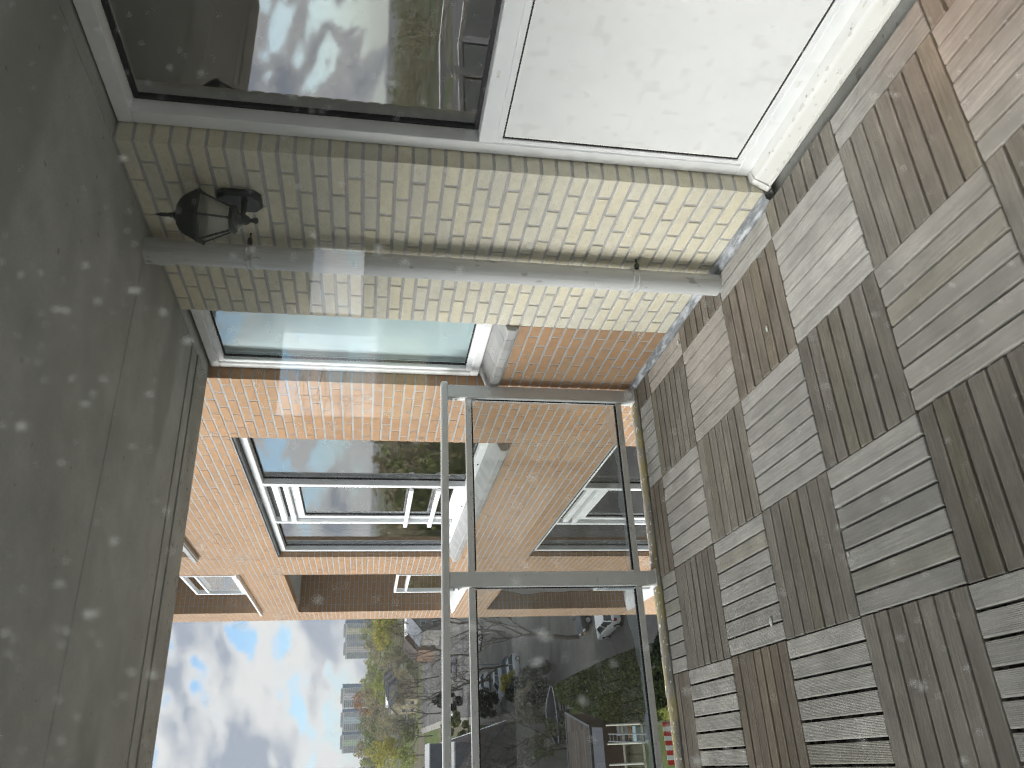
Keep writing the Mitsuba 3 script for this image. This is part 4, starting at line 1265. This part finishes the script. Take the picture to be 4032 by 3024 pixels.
for i in range(6):
    ln = 11.0
    h = thing('terraced_house', WHERE[i], 'house', 'row of terraced houses')
    ya, yb = yy + 0.02, yy + ln - 0.02
    put(h + '__wall', prism([(EX - 0.25, G), (EX - 0.25, G + EZ), (RXX, G + RZ - 0.25), (2 * RXX - EX + 0.25, G + EZ), (2 * RXX - EX + 0.25, G)], 'y', ya + 0.05, yb - 0.05), 'm_render_grey' if i == 0 else 'm_house_brick')
    rf = put(h + '__roof', cat([prism([(EX, G + EZ - 0.15), (EX, G + EZ + 0.02), (RXX, G + RZ + 0.02), (RXX, G + RZ - 0.2)], 'y', ya, yb), prism([(2 * RXX - EX, G + EZ - 0.15), (2 * RXX - EX, G + EZ + 0.02), (RXX - 0.001, G + RZ + 0.02), (RXX - 0.001, G + RZ - 0.2)], 'y', ya, yb)]), 'm_roof_tile')
    put(rf + '__gutter', tube([(EX + 0.07, ya, G + EZ - 0.08), (EX + 0.07, yb, G + EZ - 0.08)], [0.075, 0.075], 6), 'm_white')
    put(rf + '__ridge', tube([(RXX, ya, G + RZ + 0.03), (RXX, yb, G + RZ + 0.03)], [0.12, 0.12], 6), 'm_roof_tile')
    put(rf + '__chimney', cat([box(RXX - 0.4, RXX + 0.4, ya + 0.3, ya + 1.1, G + RZ - 0.3, G + RZ + 1.2), box(RXX - 0.48, RXX + 0.48, ya + 0.22, ya + 1.18, G + RZ + 1.2, G + RZ + 1.32)]), 'm_house_brick')
    if i == 0:
        put(rf + '__verge', prism([(EX + 0.01, G + EZ - 0.18), (EX + 0.01, G + EZ + 0.05), (RXX, G + RZ + 0.05), (RXX, G + RZ - 0.24)], 'y', ya - 0.06, ya - 0.001), 'm_zinc')
        for (a, b, c, d) in ((-1.6, -0.5, 2.0, 3.2), (-3.6, -2.5, 2.0, 3.2)):
            w = put(h + '__window', cat([box(a, b, ya + 0.0, ya + 0.049, G + c, G + c + .07), box(a, b, ya + 0.0, ya + 0.049, G + d - .07, G + d), box(a, a + .07, ya, ya + 0.049, G + c + .0701, G + d - .0701), box(b - .07, b, ya, ya + 0.049, G + c + .0701, G + d - .0701)]), 'm_white')
            put(w + '__pane', box(a + .0701, b - .0701, ya + 0.02, ya + 0.04, G + c + .0701, G + d - .0701), 'm_far_glass')
    def onroof(t):                                     # t = 0 at the eaves, 1 at the ridge
        return EX + (RXX - EX) * t, G + EZ + (RZ - EZ) * t
    if i in (0, 1, 2, 3):
        for q, (t_, yo) in enumerate(((0.34, 3.0), (0.40, 7.2)) if i in (0, 2) else ((0.5, 3.0),)):
            x, z = onroof(t_)
            ang = math.atan(slope)
            Mx = np.eye(4); c_, s_ = math.cos(ang), math.sin(ang)
            Mx[:3, :3] = [[c_, 0, s_], [0, 1, 0], [-s_, 0, c_]]
            Mx[:3, 3] = (x, ya + yo, z + 0.06)
            k = put(rf + '__skylight', xform(cat([box(-.62, .62, -.55, -.46, -.03, .07), box(-.62, .62, .46, .55, -.03, .07), box(-.62, -.53, -.4599, .4599, -.03, .07), box(.53, .62, -.4599, .4599, -.03, .07)]), Mx), 'm_zinc')
            put(k + '__pane', xform(box(-.5299, .5299, -.4599, .4599, 0.0, .05), Mx), 'm_far_glass')
    if i in (1, 3, 4):
        x, z = onroof(0.18 if i != 3 else 0.1)
        xe, ze = onroof(0.85)
        top = z + (2.1 if i != 3 else 3.3)
        dm = put(h + '__dormer', box(RXX + 0.6, x, ya + 1.5, yb - 1.8, z + 0.02, top), 'm_zinc')
        put(dm + '__trim', cat([box(RXX + 0.5, x + 0.12, ya + 1.4, yb - 1.7, top + 0.001, top + 0.14), box(x + 0.001, x + 0.03, ya + 1.5, yb - 1.8, z + 0.25, z + 0.35)]), 'm_tower_roof')
        for q in range(3):
            a = ya + 1.7 + q * 2.4
            put(dm + '__window', cat([box(x + 0.002, x + 0.03, a, a + 2.1, z + 0.40, top - 0.25)]), 'm_far_glass')
    yy += ln

# flat-roofed annex, glazed lean-to and the clutter round it
def gp(az, el, h): return at(az, el, h)


ax0, ay0 = at(-0.6, -15.0, 2.6)
an = thing('garage', 'low garage with flat brown roof and pale edge strip below the grey gable', 'garage')
p0, p1, p2, p3 = at(2.0, -15.1, 2.6), at(2.9, -13.6, 2.6), at(-1.6, -13.6, 2.6), at(-1.6, -15.1, 2.6)
put(an + '__wall', prism([p0, p1, p2, p3], 'z', G, G + 2.45), 'm_house_brick')
po = sg.Polygon([p0, p1, p2, p3])
put(an + '__roof', prism(list(po.buffer(0.12, join_style=2).exterior.coords)[:-1], 'z', G + 2.451, G + 2.6), 'm_roof_tile')
put(an + '__edge_strip', prism(po.buffer(0.16, join_style=2).difference(po.buffer(0.02, join_style=2)), 'z', G + 2.601, G + 2.67), 'm_zinc')
lt = thing('lean_to', 'open lean-to with clear corrugated roof and white wooden beams', 'shelter')
q0, q1, q2, q3 = at(2.0, -15.3, 2.5), at(1.95, -16.0, 2.5), at(-1.5, -16.0, 2.5), at(-1.5, -15.3, 2.5)
scene['m_poly_roof'] = {'type': 'principled', 'base_color': {'type': 'rgb', 'value': [0.12, 0.12, 0.14]}, 'roughness': 0.6}
put(lt + '__roof', prism([q0, q1, q2, q3], 'z', G + 2.5, G + 2.54), 'm_poly_roof')
diffuse('m_beam', (0.50, 0.49, 0.40), 0.7)
for el in (-17.3, -18.6):
    a, b = at(2.1, el, 2.4), at(-1.5, el, 2.4)
    put(lt + '__beam', tube([(a[0], a[1], G + 2.4), (b[0], b[1], G + 2.4)], [0.09, 0.09], 4), 'm_beam')
for az in (2.1, 0.9, -0.4):
    a, b = at(az, -16.35, 2.46), at(az, -18.6, 2.46)
    put(lt + '__rafter', tube([(a[0], a[1], G + 2.56), (b[0], b[1], G + 2.53)], [0.06, 0.06], 4), 'm_beam')
for az in (2.1, -1.4):
    a = at(az, -18.6, 2.4)
    put(lt + '__post', box(a[0] - 0.06, a[0] + 0.06, a[1] - 0.06, a[1] + 0.06, G, G + 2.30), 'm_beam')
ld = thing('ladder', 'aluminium ladder lying flat across the lean-to beams', 'ladder')
a, b = np.array([*at(1.30, -16.4, 2.6), G + 2.68]), np.array([*at(1.15, -19.0, 2.6), G + 2.68])
side = np.cross((b - a) / np.linalg.norm(b - a), [0, 0, 1.0]) * 0.21
for s in (-1, 1):
    put(ld + '__rail', tube([a + side * s, b + side * s], [0.035, 0.035], 4), 'm_car_silver')
for t_ in np.linspace(0.05, 0.95, 10):
    q = a + (b - a) * t_
    put(ld + '__rung', tube([q - side, q + side], [0.022, 0.022], 4), 'm_car_silver')
paint('m_plastic_blue', (0.05, 0.06, 0.22)); paint('m_cardboard', (0.34, 0.20, 0.10)); paint('m_red', (0.50, 0.04, 0.035)); paint('m_orange_wood', (0.55, 0.33, 0.14))
for az, el, h, w, d, mat, lab, catg in ((2.75, -17.0, 1.0, 0.5, 0.5, 'm_plastic_blue', 'blue lidded bin beside the lean-to post', 'bin'), (1.75, -17.9, 0.9, 0.6, 0.5, 'm_car_white', 'white storage box under the lean-to', 'box'),
                                        (1.75, -18.5, 0.7, 0.9, 0.6, 'm_cardboard', 'brown cardboard box under the lean-to', 'box'), (1.45, -18.9, 0.8, 0.9, 0.6, 'm_curtain', 'pale green crate next to the ladder foot', 'crate'),
                                        (3.2, -19.2, 0.8, 0.7, 0.5, 'm_cardboard', 'brown box standing on the lower hedge side', 'box'), (3.0, -19.6, 0.6, 1.0, 0.5, 'm_plastic_blue', 'blue tarpaulin bundle behind the bottom rail', 'bundle')):
    x, y = at(az, el)
    t = thing(catg if catg != 'bundle' else 'tarpaulin_bundle', lab, catg)
    put(t + '__body', cbox(x - w / 2, x + w / 2, y - d / 2, y + d / 2, G + 0.01, G + h, 0.05), mat)
    put(t + '__lid', cbox(x - w / 2 - .03, x + w / 2 + .03, y - d / 2 - .03, y + d / 2 + .03, G + h + 0.001, G + h + 0.06, 0.02), mat)
# red and white boards
a, b = np.array([*at(2.15, -21.3), 0]), np.array([*at(-0.6, -21.4), 0])
bb = thing('barrier', 'red and white blocked barrier boards below the railing', 'barrier')
L_ = np.linalg.norm(b - a); u_ = (b - a) / L_; n_ = 9
for i in range(n_):
    p, q = a + u_ * L_ * i / n_, a + u_ * L_ * (i + 1) / n_
    w_ = np.array([-u_[1], u_[0], 0]) * 0.015
    for r_ in range(2):
        z0, z1 = G + 0.30 + r_ * 0.46, G + 0.30 + (r_ + 1) * 0.46
        v = np.array([p - w_, q - w_, q + w_, p + w_])
        m = prism([tuple(x[:2]) for x in v], 'z', z0, z1)
        put(bb + '__board', m, 'm_red' if (i + r_) % 2 else 'm_car_white')
for t_ in (0.02, 0.5, 0.98):
    p = a + u_ * L_ * t_
    put(bb + '__leg', cat([box(p[0] - .03, p[0] + .03, p[1] + .02, p[1] + .08, G, G + 1.2), box(p[0] - .25, p[0] + .25, p[1] - .15, p[1] + .25, G + 0.011, G + 0.08)]), 'm_tyre')
# white garden furniture by the kerb
x, y = at(4.15, -21.7)
fu = thing('garden_bench', 'white bench with a white cloth over it, seen in the gap under the glass panel', 'bench')
M = move(x, y, G) @ rotz(0.25) @ np.diag([1.15, 1.1, 1.6, 1])
put(fu + '__seat', xform(cbox(-.9, .9, -.25, .25, .42, .47), M), 'm_car_white'); put(fu + '__backrest', xform(cbox(-.9, .9, .22, .27, .4701, .95), M), 'm_car_white')
for i, (sx, sy) in enumerate(((-.8, -.2), (.8, -.2), (-.8, .2), (.8, .2))):
    put(fu + '__leg', xform(box(sx - .03, sx + .03, sy - .03, sy + .03, 0, .4199), M), 'm_car_white')
# lamp post and its bracket
x, y = at(6.3, -9.9)
lp = thing('street_lamp', 'thin grey street lamp in the parking lane', 'street lamp')
put(lp + '__pole', tube([(x, y, G), (x, y, G + 6.5)], [0.06, 0.045], 6), 'm_zinc'); put(lp + '__lamp_head', cbox(x - .12, x + .12, y - .5, y + .2, G + 6.501, G + 6.62, 0.03), 'm_zinc')

# ------------------------------------------------------------------ bare and leafing trees near by
for i, (az, el, h, lean, seed, lab) in enumerate((
        (8.0, -14.75, 12.5, (-0.05, 0.02), 21, 'bare tree with a slim dark trunk beside the black car'),
        (6.35, -10.6, 11.5, (0.03, 0.0), 22, 'bare tree in front of the parked row of cars'),
        (5.25, -8.7, 11.0, (0.0, 0.0), 23, 'bare tree behind the yellow bush'),
        (0.55, -14.2, 10.0, (0.06, 0.02), 24, 'bare tree with forking limbs in front of the grey gable'),
        (9.2, -7.6, 13.0, (-0.05, 0.0), 25, 'bare tree beside the building corner'),
        (3.3, -5.2, 13.0, (0, 0), 26, 'bare tree above the white van'),
        (7.3, -5.6, 13.5, (0, 0), 27, 'bare tree beyond the white car standing alone'),
        (5.6, -5.0, 12.0, (0.02, 0), 28, 'bare tree behind the silver estate car'),
        (1.9, -4.6, 11.0, (0, 0), 29, 'bare tree at the bend of the far lane'),
        (4.3, -4.4, 12.0, (0, 0), 30, 'bare tree in front of the cream houses'), (5.0, -3.7, 12.0, (0, 0), 31, 'bare tree below the long hall'), (6.5, -4.2, 12.5, (0, 0), 32, 'bare tree between the two streets'),
        (7.9, -4.1, 13.0, (0, 0), 33, 'bare tree in front of the gabled brick house'), (8.9, -4.6, 13.0, (0, 0), 34, 'bare tree in front of the grey gabled house'), (2.7, -4.0, 11.5, (0, 0), 35, 'bare tree left of the far lane'),
        (4.75, -6.6, 12.5, (0, 0), 36, 'bare tree just above the mid rail'), (6.9, -7.2, 12.0, (0, 0), 37, 'bare tree left of the white car standing alone'), (8.4, -9.6, 12.0, (0, 0), 38, 'bare tree behind the black car'),
        (1.7, -13.6, 9.0, (-0.04, 0), 39, 'bare tree against the middle of the grey gable wall'), (-0.3, -13.2, 10.5, (0.08, 0), 40, 'bare tree leaning in at the edge of the picture by the gable'))):
    x, y = at(az, el)
    bare_tree(x, y, h, lab, seed, lean=lean, levels=5 if i < 5 else 5)
# mid-distance trees in bud
MID = [(4.6, -3.6, 9, 3.8, 'm_leaf_bud'), (3.0, -2.3, 11, 4.6, 'm_leaf_bud'), (1.6, -2.5, 11, 4.6, 'm_leaf_bud'), (5.2, -3.1, 9, 3.8, 'm_leaf_bud'), (7.0, -3.3, 10, 4.2, 'm_leaf_bud'), (8.3, -3.4, 9, 3.6, 'm_leaf_bud'),
       (2.9, -3.2, 11, 4.5, 'm_leaf_bud'), (1.9, -3.4, 10, 4.2, 'm_leaf_bud'), (2.4, -2.6, 12, 5.0, 'm_leaf_bud'), (3.5, -2.5, 11, 4.4, 'm_leaf_bud'), (1.2, -3.0, 9, 3.6, 'm_leaf_lime'),
       (6.6, -2.9, 12, 4.6, 'm_leaf_bud'), (7.4, -2.7, 10, 4.0, 'm_leaf_green'), (5.6, -2.6, 10, 4.0, 'm_leaf_bud'), (2.1, -3.9, 6, 3.2, 'm_leaf_green'), (6.2, -3.6, 9, 3.8, 'm_leaf_bud')]
NM = ['in front of the cream row', 'behind the sports net posts', 'above the second dormer', 'on the lane before the long hall', 'right of the long hall', 'under the willow', 'between the street and the cream houses', 'left of the far street', 'behind the parked grey car', 'in front of the sports net', 'beside the end of the tiled roofs', 'below the long flat roof', 'near the brick house', 'in front of the long roof', 'low by the far lane', 'above the silver car']
for i, (az, el, h, w, mat) in enumerate(MID):
    x, y = at(az, el)
    nm = {'m_leaf_bud': 'brown budding tree', 'm_leaf_lime': 'fresh lime green tree', 'm_leaf_green': 'soft green tree'}[mat]
    leafy_tree('budding_tree', x, y, h, w, f'{nm} {NM[i]}', mat, 60 + i, n=1100, size=0.22 if mat == 'm_leaf_bud' else 0.3, lumps=30, trunk=0.25)

# willows and other trees that stand out
x, y = at(8.75, None, 0, 400); leafy_tree('willow', x, y, 14.5, 8.5, 'big yellow-green weeping willow beside the building corner', 'm_leaf_yellow', 81, n=2600, size=0.5, lumps=40, droop=0.6, trunk=0.15)
x, y = at(9.9, None, 0, 405); leafy_tree('willow', x, y, 13.5, 8.0, 'lime willow half hidden behind the building corner', 'm_leaf_lime', 82, n=2000, size=0.5, lumps=36, droop=0.5, trunk=0.15)
x, y = at(4.15, None, 0, 560); leafy_tree('rust_tree', x, y, 25.5, 8.0, 'tall rust-coloured tree in front of the middle tower blocks', 'm_leaf_rust', 83, n=1700, size=0.6, lumps=34, trunk=0.15)
x, y = at(5.35, None, 0, 430); leafy_tree('lime_tree', x, y, 13.5, 5.0, 'fresh lime green tree at the near end of the sports net', 'm_leaf_lime', 84, n=1300, size=0.45)
x, y = at(4.55, None, 0, 440); leafy_tree('lime_tree', x, y, 12.5, 4.6, 'bright lime tree above the cream houses', 'm_leaf_lime', 85, n=1300, size=0.45)
x, y = at(0.9, None, 0, 300); leafy_tree('yellow_tree', x, y, 15.0, 5.6, 'yellow blossoming tree above the terraced roofs', 'm_leaf_yellow', 86, n=1600, size=0.4)
x, y = at(0.75, None, 0, 250); leafy_tree('yellow_tree', x, y, 7.5, 3.0, 'small lime yellow tree under the yellow blossoming one', 'm_leaf_lime', 87, n=900, size=0.3)

# the belt of trees at the horizon: each one a tree of its own
r = np.random.default_rng(90)
TINTS = [('m_leaf_green', 'green'), ('m_leaf_bud', 'olive brown'), ('m_leaf_lime', 'light green'), ('m_leaf_green', 'deep green')]
SHAPE = ['tree in the belt at the horizon', 'rounded tree at the horizon', 'spreading tree at the horizon', 'tree standing at the horizon']


def BELOW(az):
    for lim, txt in ((0.3, 'at the very edge of the picture'), (1.05, 'over the tiled roofs'), (1.6, 'below the light green panel tower'), (2.25, 'beside the light green panel tower'), (2.95, 'below the light blue panel tower'),
                     (3.7, 'between the blue and rose panel towers'), (4.5, 'below the rose panel tower'), (5.1, 'beside the rose panel tower'), (5.9, 'in the open gap between the tower groups'), (6.8, 'left of the pink panel tower'),
                     (7.4, 'below the pink panel tower'), (8.0, 'between the pink and yellow panel towers'), (8.7, 'below the yellow panel tower'), (99, 'by the building corner')):
        if az < lim: return txt


for i in range(46):
    az = -0.8 + 11.6 * (i + 0.5) / 46
    ds = r.uniform(470, 820)
    mat, nm = TINTS[r.integers(0, 4)]
    h = HC + ds * math.tan(math.radians(r.uniform(-0.25, 0.42)))
    x, y = at(az, None, 0, ds)
    leafy_tree('park_tree', x, y, h, r.uniform(5.5, 8.5), ' '.join(f'{nm} {SHAPE[i % 4]} {BELOW(az)}'.split()[:16]), mat, 200 + i, n=620, size=0.75, lumps=22, trunk=0.12, group='trees in the belt at the horizon')

# ------------------------------------------------------------------ tower blocks on the horizon
TD = 1250.0
MPD = TD * math.pi / 180
diffuse('m_tower_side', (0.13, 0.20, 0.31), 0.8)
diffuse('m_tower_band', (0.40, 0.42, 0.46), 0.8)
diffuse('m_tower_white', (0.74, 0.74, 0.74), 0.8)
diffuse('m_tower_roof', (0.40, 0.40, 0.39), 0.9)
for key, c in (('m_tower_yellow', (0.82, 0.74, 0.50)), ('m_tower_pink', (0.84, 0.72, 0.67)), ('m_tower_rose', (0.82, 0.76, 0.78)), ('m_tower_blue', (0.66, 0.79, 0.86)), ('m_tower_green', (0.66, 0.79, 0.56))):
    diffuse(key, c, 0.8)


def tower(azl, azr, topel, mat, label, seed, side=0.28):
    t = thing('tower_block', label, 'tower block', 'tower blocks on the horizon')
    Wt = (azr - azl) * MPD
    ac = (azl + azr) / 2
    x, y = at(ac, None, 0, TD)
    H = HC + TD * math.tan(math.radians(topel))
    M = move(x, y, G) @ rotz(-math.radians(ac))
    hw = Wt / 2
    put(t + '__wall', xform(box(-hw, hw, 0, 14, 0, H), M), 'm_tower_white')
    put(t + '__side_wing', xform(cat([box(hw + 0.02, hw + side * MPD, 3.0, 15, 0, H + 1.5)]), M), 'm_tower_side')
    # structure on the roof
    put(t + '__roof', xform(cat([box(-hw * 0.55, hw * 0.98, 3, 12, H + 0.01, H + 3.6), box(-hw, hw, -0.4, 14.4, H + 0.0001, H + 0.5), box(-0.05, 0.05, 5, 5.1, H + 3.61, H + 9)]), M), 'm_tower_roof')
    st = 2.85
    n = int(H / st)
    # two grey window bands and the coloured middle
    c0, c1 = -hw * 0.16 - 0.3, hw * 0.44
    for a, b in ((-hw * 0.94, c0 - 0.3), (c1 + 0.3, hw * 0.97)):
        put(t + '__window_band', xform(box(a, b, -0.30, -0.01, 1.0, H - 1.6), M), 'm_tower_band')
        sl, gl = [], []
        for i in range(n):
            z = H - 1.6 - (i + 1) * st
            if z < 8: break
            sl.append(box(a, b, -0.75, -0.301, z, z + 0.28))
            w = (b - a) / 4
            for q in range(4):
                gl.append(box(a + q * w + 0.25, a + (q + 1) * w - 0.25, -0.36, -0.3005, z + 1.05, z + 2.45))
        put(t + '__balcony_slabs', xform(cat(sl), M), 'm_tower_white')
        k = put(t + '__band_glass', xform(cat(gl), M), 'm_far_glass'); labels[k] = {'kind': 'stuff'}
    put(t + '__coloured_panel', xform(box(c0, c1, -0.55, -0.01, 0.5, H - 0.6), M), mat)
    for i in range(13):
        z = H - 1.2 - (i + 1) * st
        for xx in (c0 + (c1 - c0) * 0.27, c0 + (c1 - c0) * 0.73):
            put(t + '__window', xform(box(xx - 0.75, xx + 0.75, -0.62, -0.551, z + 0.6, z + 1.9), M), 'm_far_glass')
    return t


tower(8.02, 9.20, 1.40, 'm_tower_yellow', 'tower block with yellow middle panel, nearest the building corner', 1, 0.32)
tower(6.88, 7.96, 1.36, 'm_tower_pink', 'tower block with pale pink middle panel, next to the yellow one', 2, 0.05)
tower(3.80, 5.05, 1.40, 'm_tower_rose', 'tower block with pale rose middle panel behind the rust-coloured tree', 3, 0.26)
tower(2.36, 3.55, 1.34, 'm_tower_blue', 'tower block with light blue middle panel', 4, 0.22)
tower(1.06, 2.16, 1.30, 'm_tower_green', 'tower block with light green middle panel, leftmost of the row', 5, 0.24)

# ------------------------------------------------------------------ houses in the middle distance
def row_house(x, y, w, d, h, rise, mat, label, seed, heading=0.0, category='house', name='row_house', roof='m_zinc', group=None):
    """A house whose gable front faces the camera (towards -y, turned by heading degrees)."""
    t = thing(name, label, category, group)
    M = move(x, y, G) @ rotz(math.radians(heading))
    hw = w / 2
    put(t + '__wall', xform(prism([(-hw, 0), (hw, 0), (hw, h), (0, h + rise), (-hw, h)], 'y', 0, d), M), mat)
    put(t + '__roof', xform(cat([prism([(0.0005, h + rise + .02), (hw + .25, h - 0.12), (hw + .25, h + .12), (0.0005, h + rise + .3)], 'y', -0.35, d + .3), prism([(-0.0005, h + rise + .02), (-0.0005, h + rise + .3), (-hw - .25, h + .12), (-hw - .25, h - .12)], 'y', -0.35, d + .3)]), M), roof)
    for i in range(2):
        for s in (-1, 1):
            z = 1.0 + i * 2.8
            k = put(t + '__window', xform(box(s * hw * .5 - .62, s * hw * .5 + .62, -0.06, -0.001, z, z + 1.35), M), 'm_white')
            put(k + '__pane', xform(box(s * hw * .5 - .54, s * hw * .5 + .54, -0.08, -0.0601, z + .08, z + 1.27), M), 'm_far_glass')
    return t


POSW = ['nearest', 'second', 'third', 'fourth', 'fifth', 'farthest']
for i in range(6):
    x, y = at(3.75 + 0.235 * i, None, 0, 285 + 14 * i)
    row_house(x, y, 5.6, 11, 6.4 + 0.05 * i, 2.6, 'm_render_cream', f'{POSW[i]} cream gabled house of the stepped row under the long white roof', i, heading=-38, group='stepped row of cream houses', roof='m_roof_tile' if i % 2 else 'm_zinc')
# long low hall with white roof
x, y = at(5.2, None, 0, 395)
lh = thing('long_hall', 'long low hall with a white and grey flat roof behind the cream houses', 'building')
M = move(x, y, G) @ rotz(math.radians(14))
put(lh + '__wall', xform(box(-9, 12, 0, 14, 0, 5.2), M), 'm_render_white'); put(lh + '__roof', xform(cat([box(-9.6, 12.6, -0.8, 14.6, 5.201, 6.0)]), M), 'm_zinc')
put(lh + '__skylight', xform(cbox(-7, 2, 1, 12, 6.001, 7.6, 0.4), M), 'm_tower_white')
for i in range(8):
    put(lh + '__window', xform(box(-8.4 + i * 2.5, -6.8 + i * 2.5, -0.05, -0.001, 1.2, 3.6), M), 'm_far_glass')
# houses by the building corner
x, y = at(9.15, None, 0, 243)
bh = thing('school_building', 'flat-roofed building with pale fascia and brick end beside the building corner', 'building')
M = move(x, y, G) @ rotz(math.radians(4))
put(bh + '__wall', xform(cat([box(-1.2, 12, 0, 12, 0, 5.4)]), M), 'm_house_brick'); put(bh + '__fascia', xform(box(-1.7, 12.4, -0.5, 12.4, 5.401, 6.2), M), 'm_tower_white')
put(bh + '__canopy', xform(cat([box(-1.5, 12, -4.0, -0.01, 3.0, 3.25), box(-1.4, -1.2, -3.8, -3.6, 0, 2.999)]), M), 'm_tower_white')
for i in range(4):
    put(bh + '__window', xform(box(0 + i * 2.6, 2.0 + i * 2.6, -0.06, -0.001, 3.4, 5.0), M), 'm_far_glass')
x, y = at(9.6, None, 0, 196)
row_house(x, y, 7.0, 10, 4.6, 2.8, 'm_render_grey', 'white gabled house with grey panels on its roof behind the bare tree by the corner', 9, heading=12, name='gabled_house')
x, y = at(8.15, None, 0, 215)
row_house(x, y, 6.5, 9, 4.6, 3.0, 'm_house_brick', 'brick gabled house left of the flat-roofed building', 10, heading=12, name='gabled_house', roof='m_roof_tile')

# sports fence with net
def net(az0, az1, d0, d1, h, label):
    a, b = np.array(at(az0, None, 0, d0)), np.array(at(az1, None, 0, d1))
    t = thing('sports_net', label, 'fence')
    n = 12
    for i in range(n + 1):
        p = a + (b - a) * i / n
        put(t + '__post', tube([(p[0], p[1], G), (p[0], p[1], G + h)], [0.12, 0.10], 5), 'm_zinc')
    ms = []
    for z in np.linspace(0.4, h, 9):
        ms.append(tube([(a[0], a[1], G + z), (b[0], b[1], G + z)], [0.04 if z < h else 0.10] * 2, 4))
    for i in range(60):
        p = a + (b - a) * i / 60
        ms.append(tube([(p[0], p[1], G + 0.3), (p[0], p[1], G + h)], [0.03, 0.03], 3))
    put(t + '__mesh', cat(ms), 'm_zinc')


net(5.15, 6.35, 450, 455, 9.5, 'tall sports net between the lime trees behind the long hall')
net(0.9, 4.2, 420, 440, 8.0, 'long sports net above the budding trees on the left')

# ------------------------------------------------------------------ what the windows mirror: the wooded side of the place
def woodland(key, label, arcs, seed):
    r = np.random.default_rng(seed)
    ms, uvs = [], []
    for az, d, h, w, n in arcs:
        x, y = CAM[0] + d * math.sin(math.radians(az)), CAM[1] + d * math.cos(math.radians(az))
        c = crown_points(r, n, np.array([x, y, G + h * 0.52]), np.array([w, w, h * 0.5]), 22, 0.4)
        m, uv = leaves(c, 0.62, r)
        ms.append(m); uvs.append(uv)
    for i, mat in enumerate(('m_leaf_bud', 'm_leaf_bud', 'm_leaf_green')):
        k = numbered(key)
        scene[k] = mikit.ply(cat(ms[i::3]), mat, uv=np.vstack(uvs[i::3]))
        labels[k] = {'kind': 'stuff', 'label': label, 'category': 'wood'}


px_, py_ = at(155.05, None, 0, 250)
py = thing('transmission_tower', 'lattice power pylon ghosted in the pane over the orange bricks', 'pylon')
legs, arms = [], []
Mp = move(px_, py_, G) @ rotz(math.radians(25))
Hp = 41.0
wz = lambda z: 3.2 - 2.5 * min(1.0, z / 28.0)
zs_ = [0, 7, 13, 18, 22.5, 26.5, 30, 33, 36, 38.5, Hp]
for sx, sy in ((-1, -1), (1, -1), (1, 1), (-1, 1)):
    legs.append(tube([(sx * wz(z), sy * wz(z), z) for z in zs_], [0.17] * len(zs_), 4))
for a, b in zip(zs_[:-1], zs_[1:]):
    for (s0, s1) in (((-1, -1), (1, -1)), ((1, -1), (1, 1)), ((1, 1), (-1, 1)), ((-1, 1), (-1, -1))):
        for p_, q_ in ((s0, s1), (s1, s0)):
            legs.append(tube([(p_[0] * wz(a), p_[1] * wz(a), a), (q_[0] * wz(b), q_[1] * wz(b), b)], [0.10, 0.10], 3))
for z, w_ in ((26.5, 9.0), (33.0, 11.0), (39.5, 7.0)):
    for s_ in (-1, 1):
        for dy in (-0.7, 0.7):
            arms.append(tube([(s_ * 0.7, dy, z), (s_ * w_, 0, z + 0.6)], [0.13, 0.10], 4)); arms.append(tube([(s_ * 0.7, dy, z + 2.6), (s_ * w_, 0, z + 0.6)], [0.12, 0.09], 4))
        for t_ in (0.25, 0.5, 0.75):
            arms.append(tube([(s_ * w_ * t_, 0, z + 0.3), (s_ * w_ * (t_ + 0.12), 0, z + 2.6 * (1 - t_))], [0.07, 0.07], 3))
        arms.append(tube([(s_ * w_, 0, z + 0.6), (s_ * w_, 0, z - 2.2)], [0.12, 0.12], 4))
put(py + '__mast', xform(cat(legs), Mp), 'm_bark')
put(py + '__crossarm', xform(cat(arms), Mp), 'm_bark')

r = np.random.default_rng(77)
arcs = []
for i in range(60):
    arcs.append((-5 - 24 * (i + r.random()) / 60, r.uniform(110, 210), r.uniform(12.5, 17.5), r.uniform(4.5, 6.5), 420))
for i in range(220):
    arcs.append((-29 - 92 * (i + r.random()) / 220, r.uniform(270, 420), r.uniform(13.0, 18.5), r.uniform(6.5, 10.0), 300))
for i in range(40):
    arcs.append((160 + 60 * (i + r.random()) / 40, r.uniform(120, 180), r.uniform(14, 19.5), r.uniform(4.5, 7.5), 300))
woodland('woodland', 'distant wood of budding trees mirrored in the window panes', arcs, 5)
struct('car_park', sheet([(-240, -120), (-9, -60), (-9, 60), (-60, 150), (-240, 150)], G + 0.004), 'm_asphalt')

# ------------------------------------------------------------------ thin spring haze over the town
scene['air'] = {'type': 'homogeneous', 'albedo': 0.95, 'sigma_t': 0.00017}
scene['haze'] = {'type': 'cube', 'to_world': T().translate([0, 350, 15.1]).scale([2000, 2400, 32.9]), 'bsdf': {'type': 'null'}, 'interior': {'type': 'ref', 'id': 'air'}}
labels['haze'] = {'kind': 'stuff'}
scene['camera']['medium'] = {'type': 'ref', 'id': 'air'}
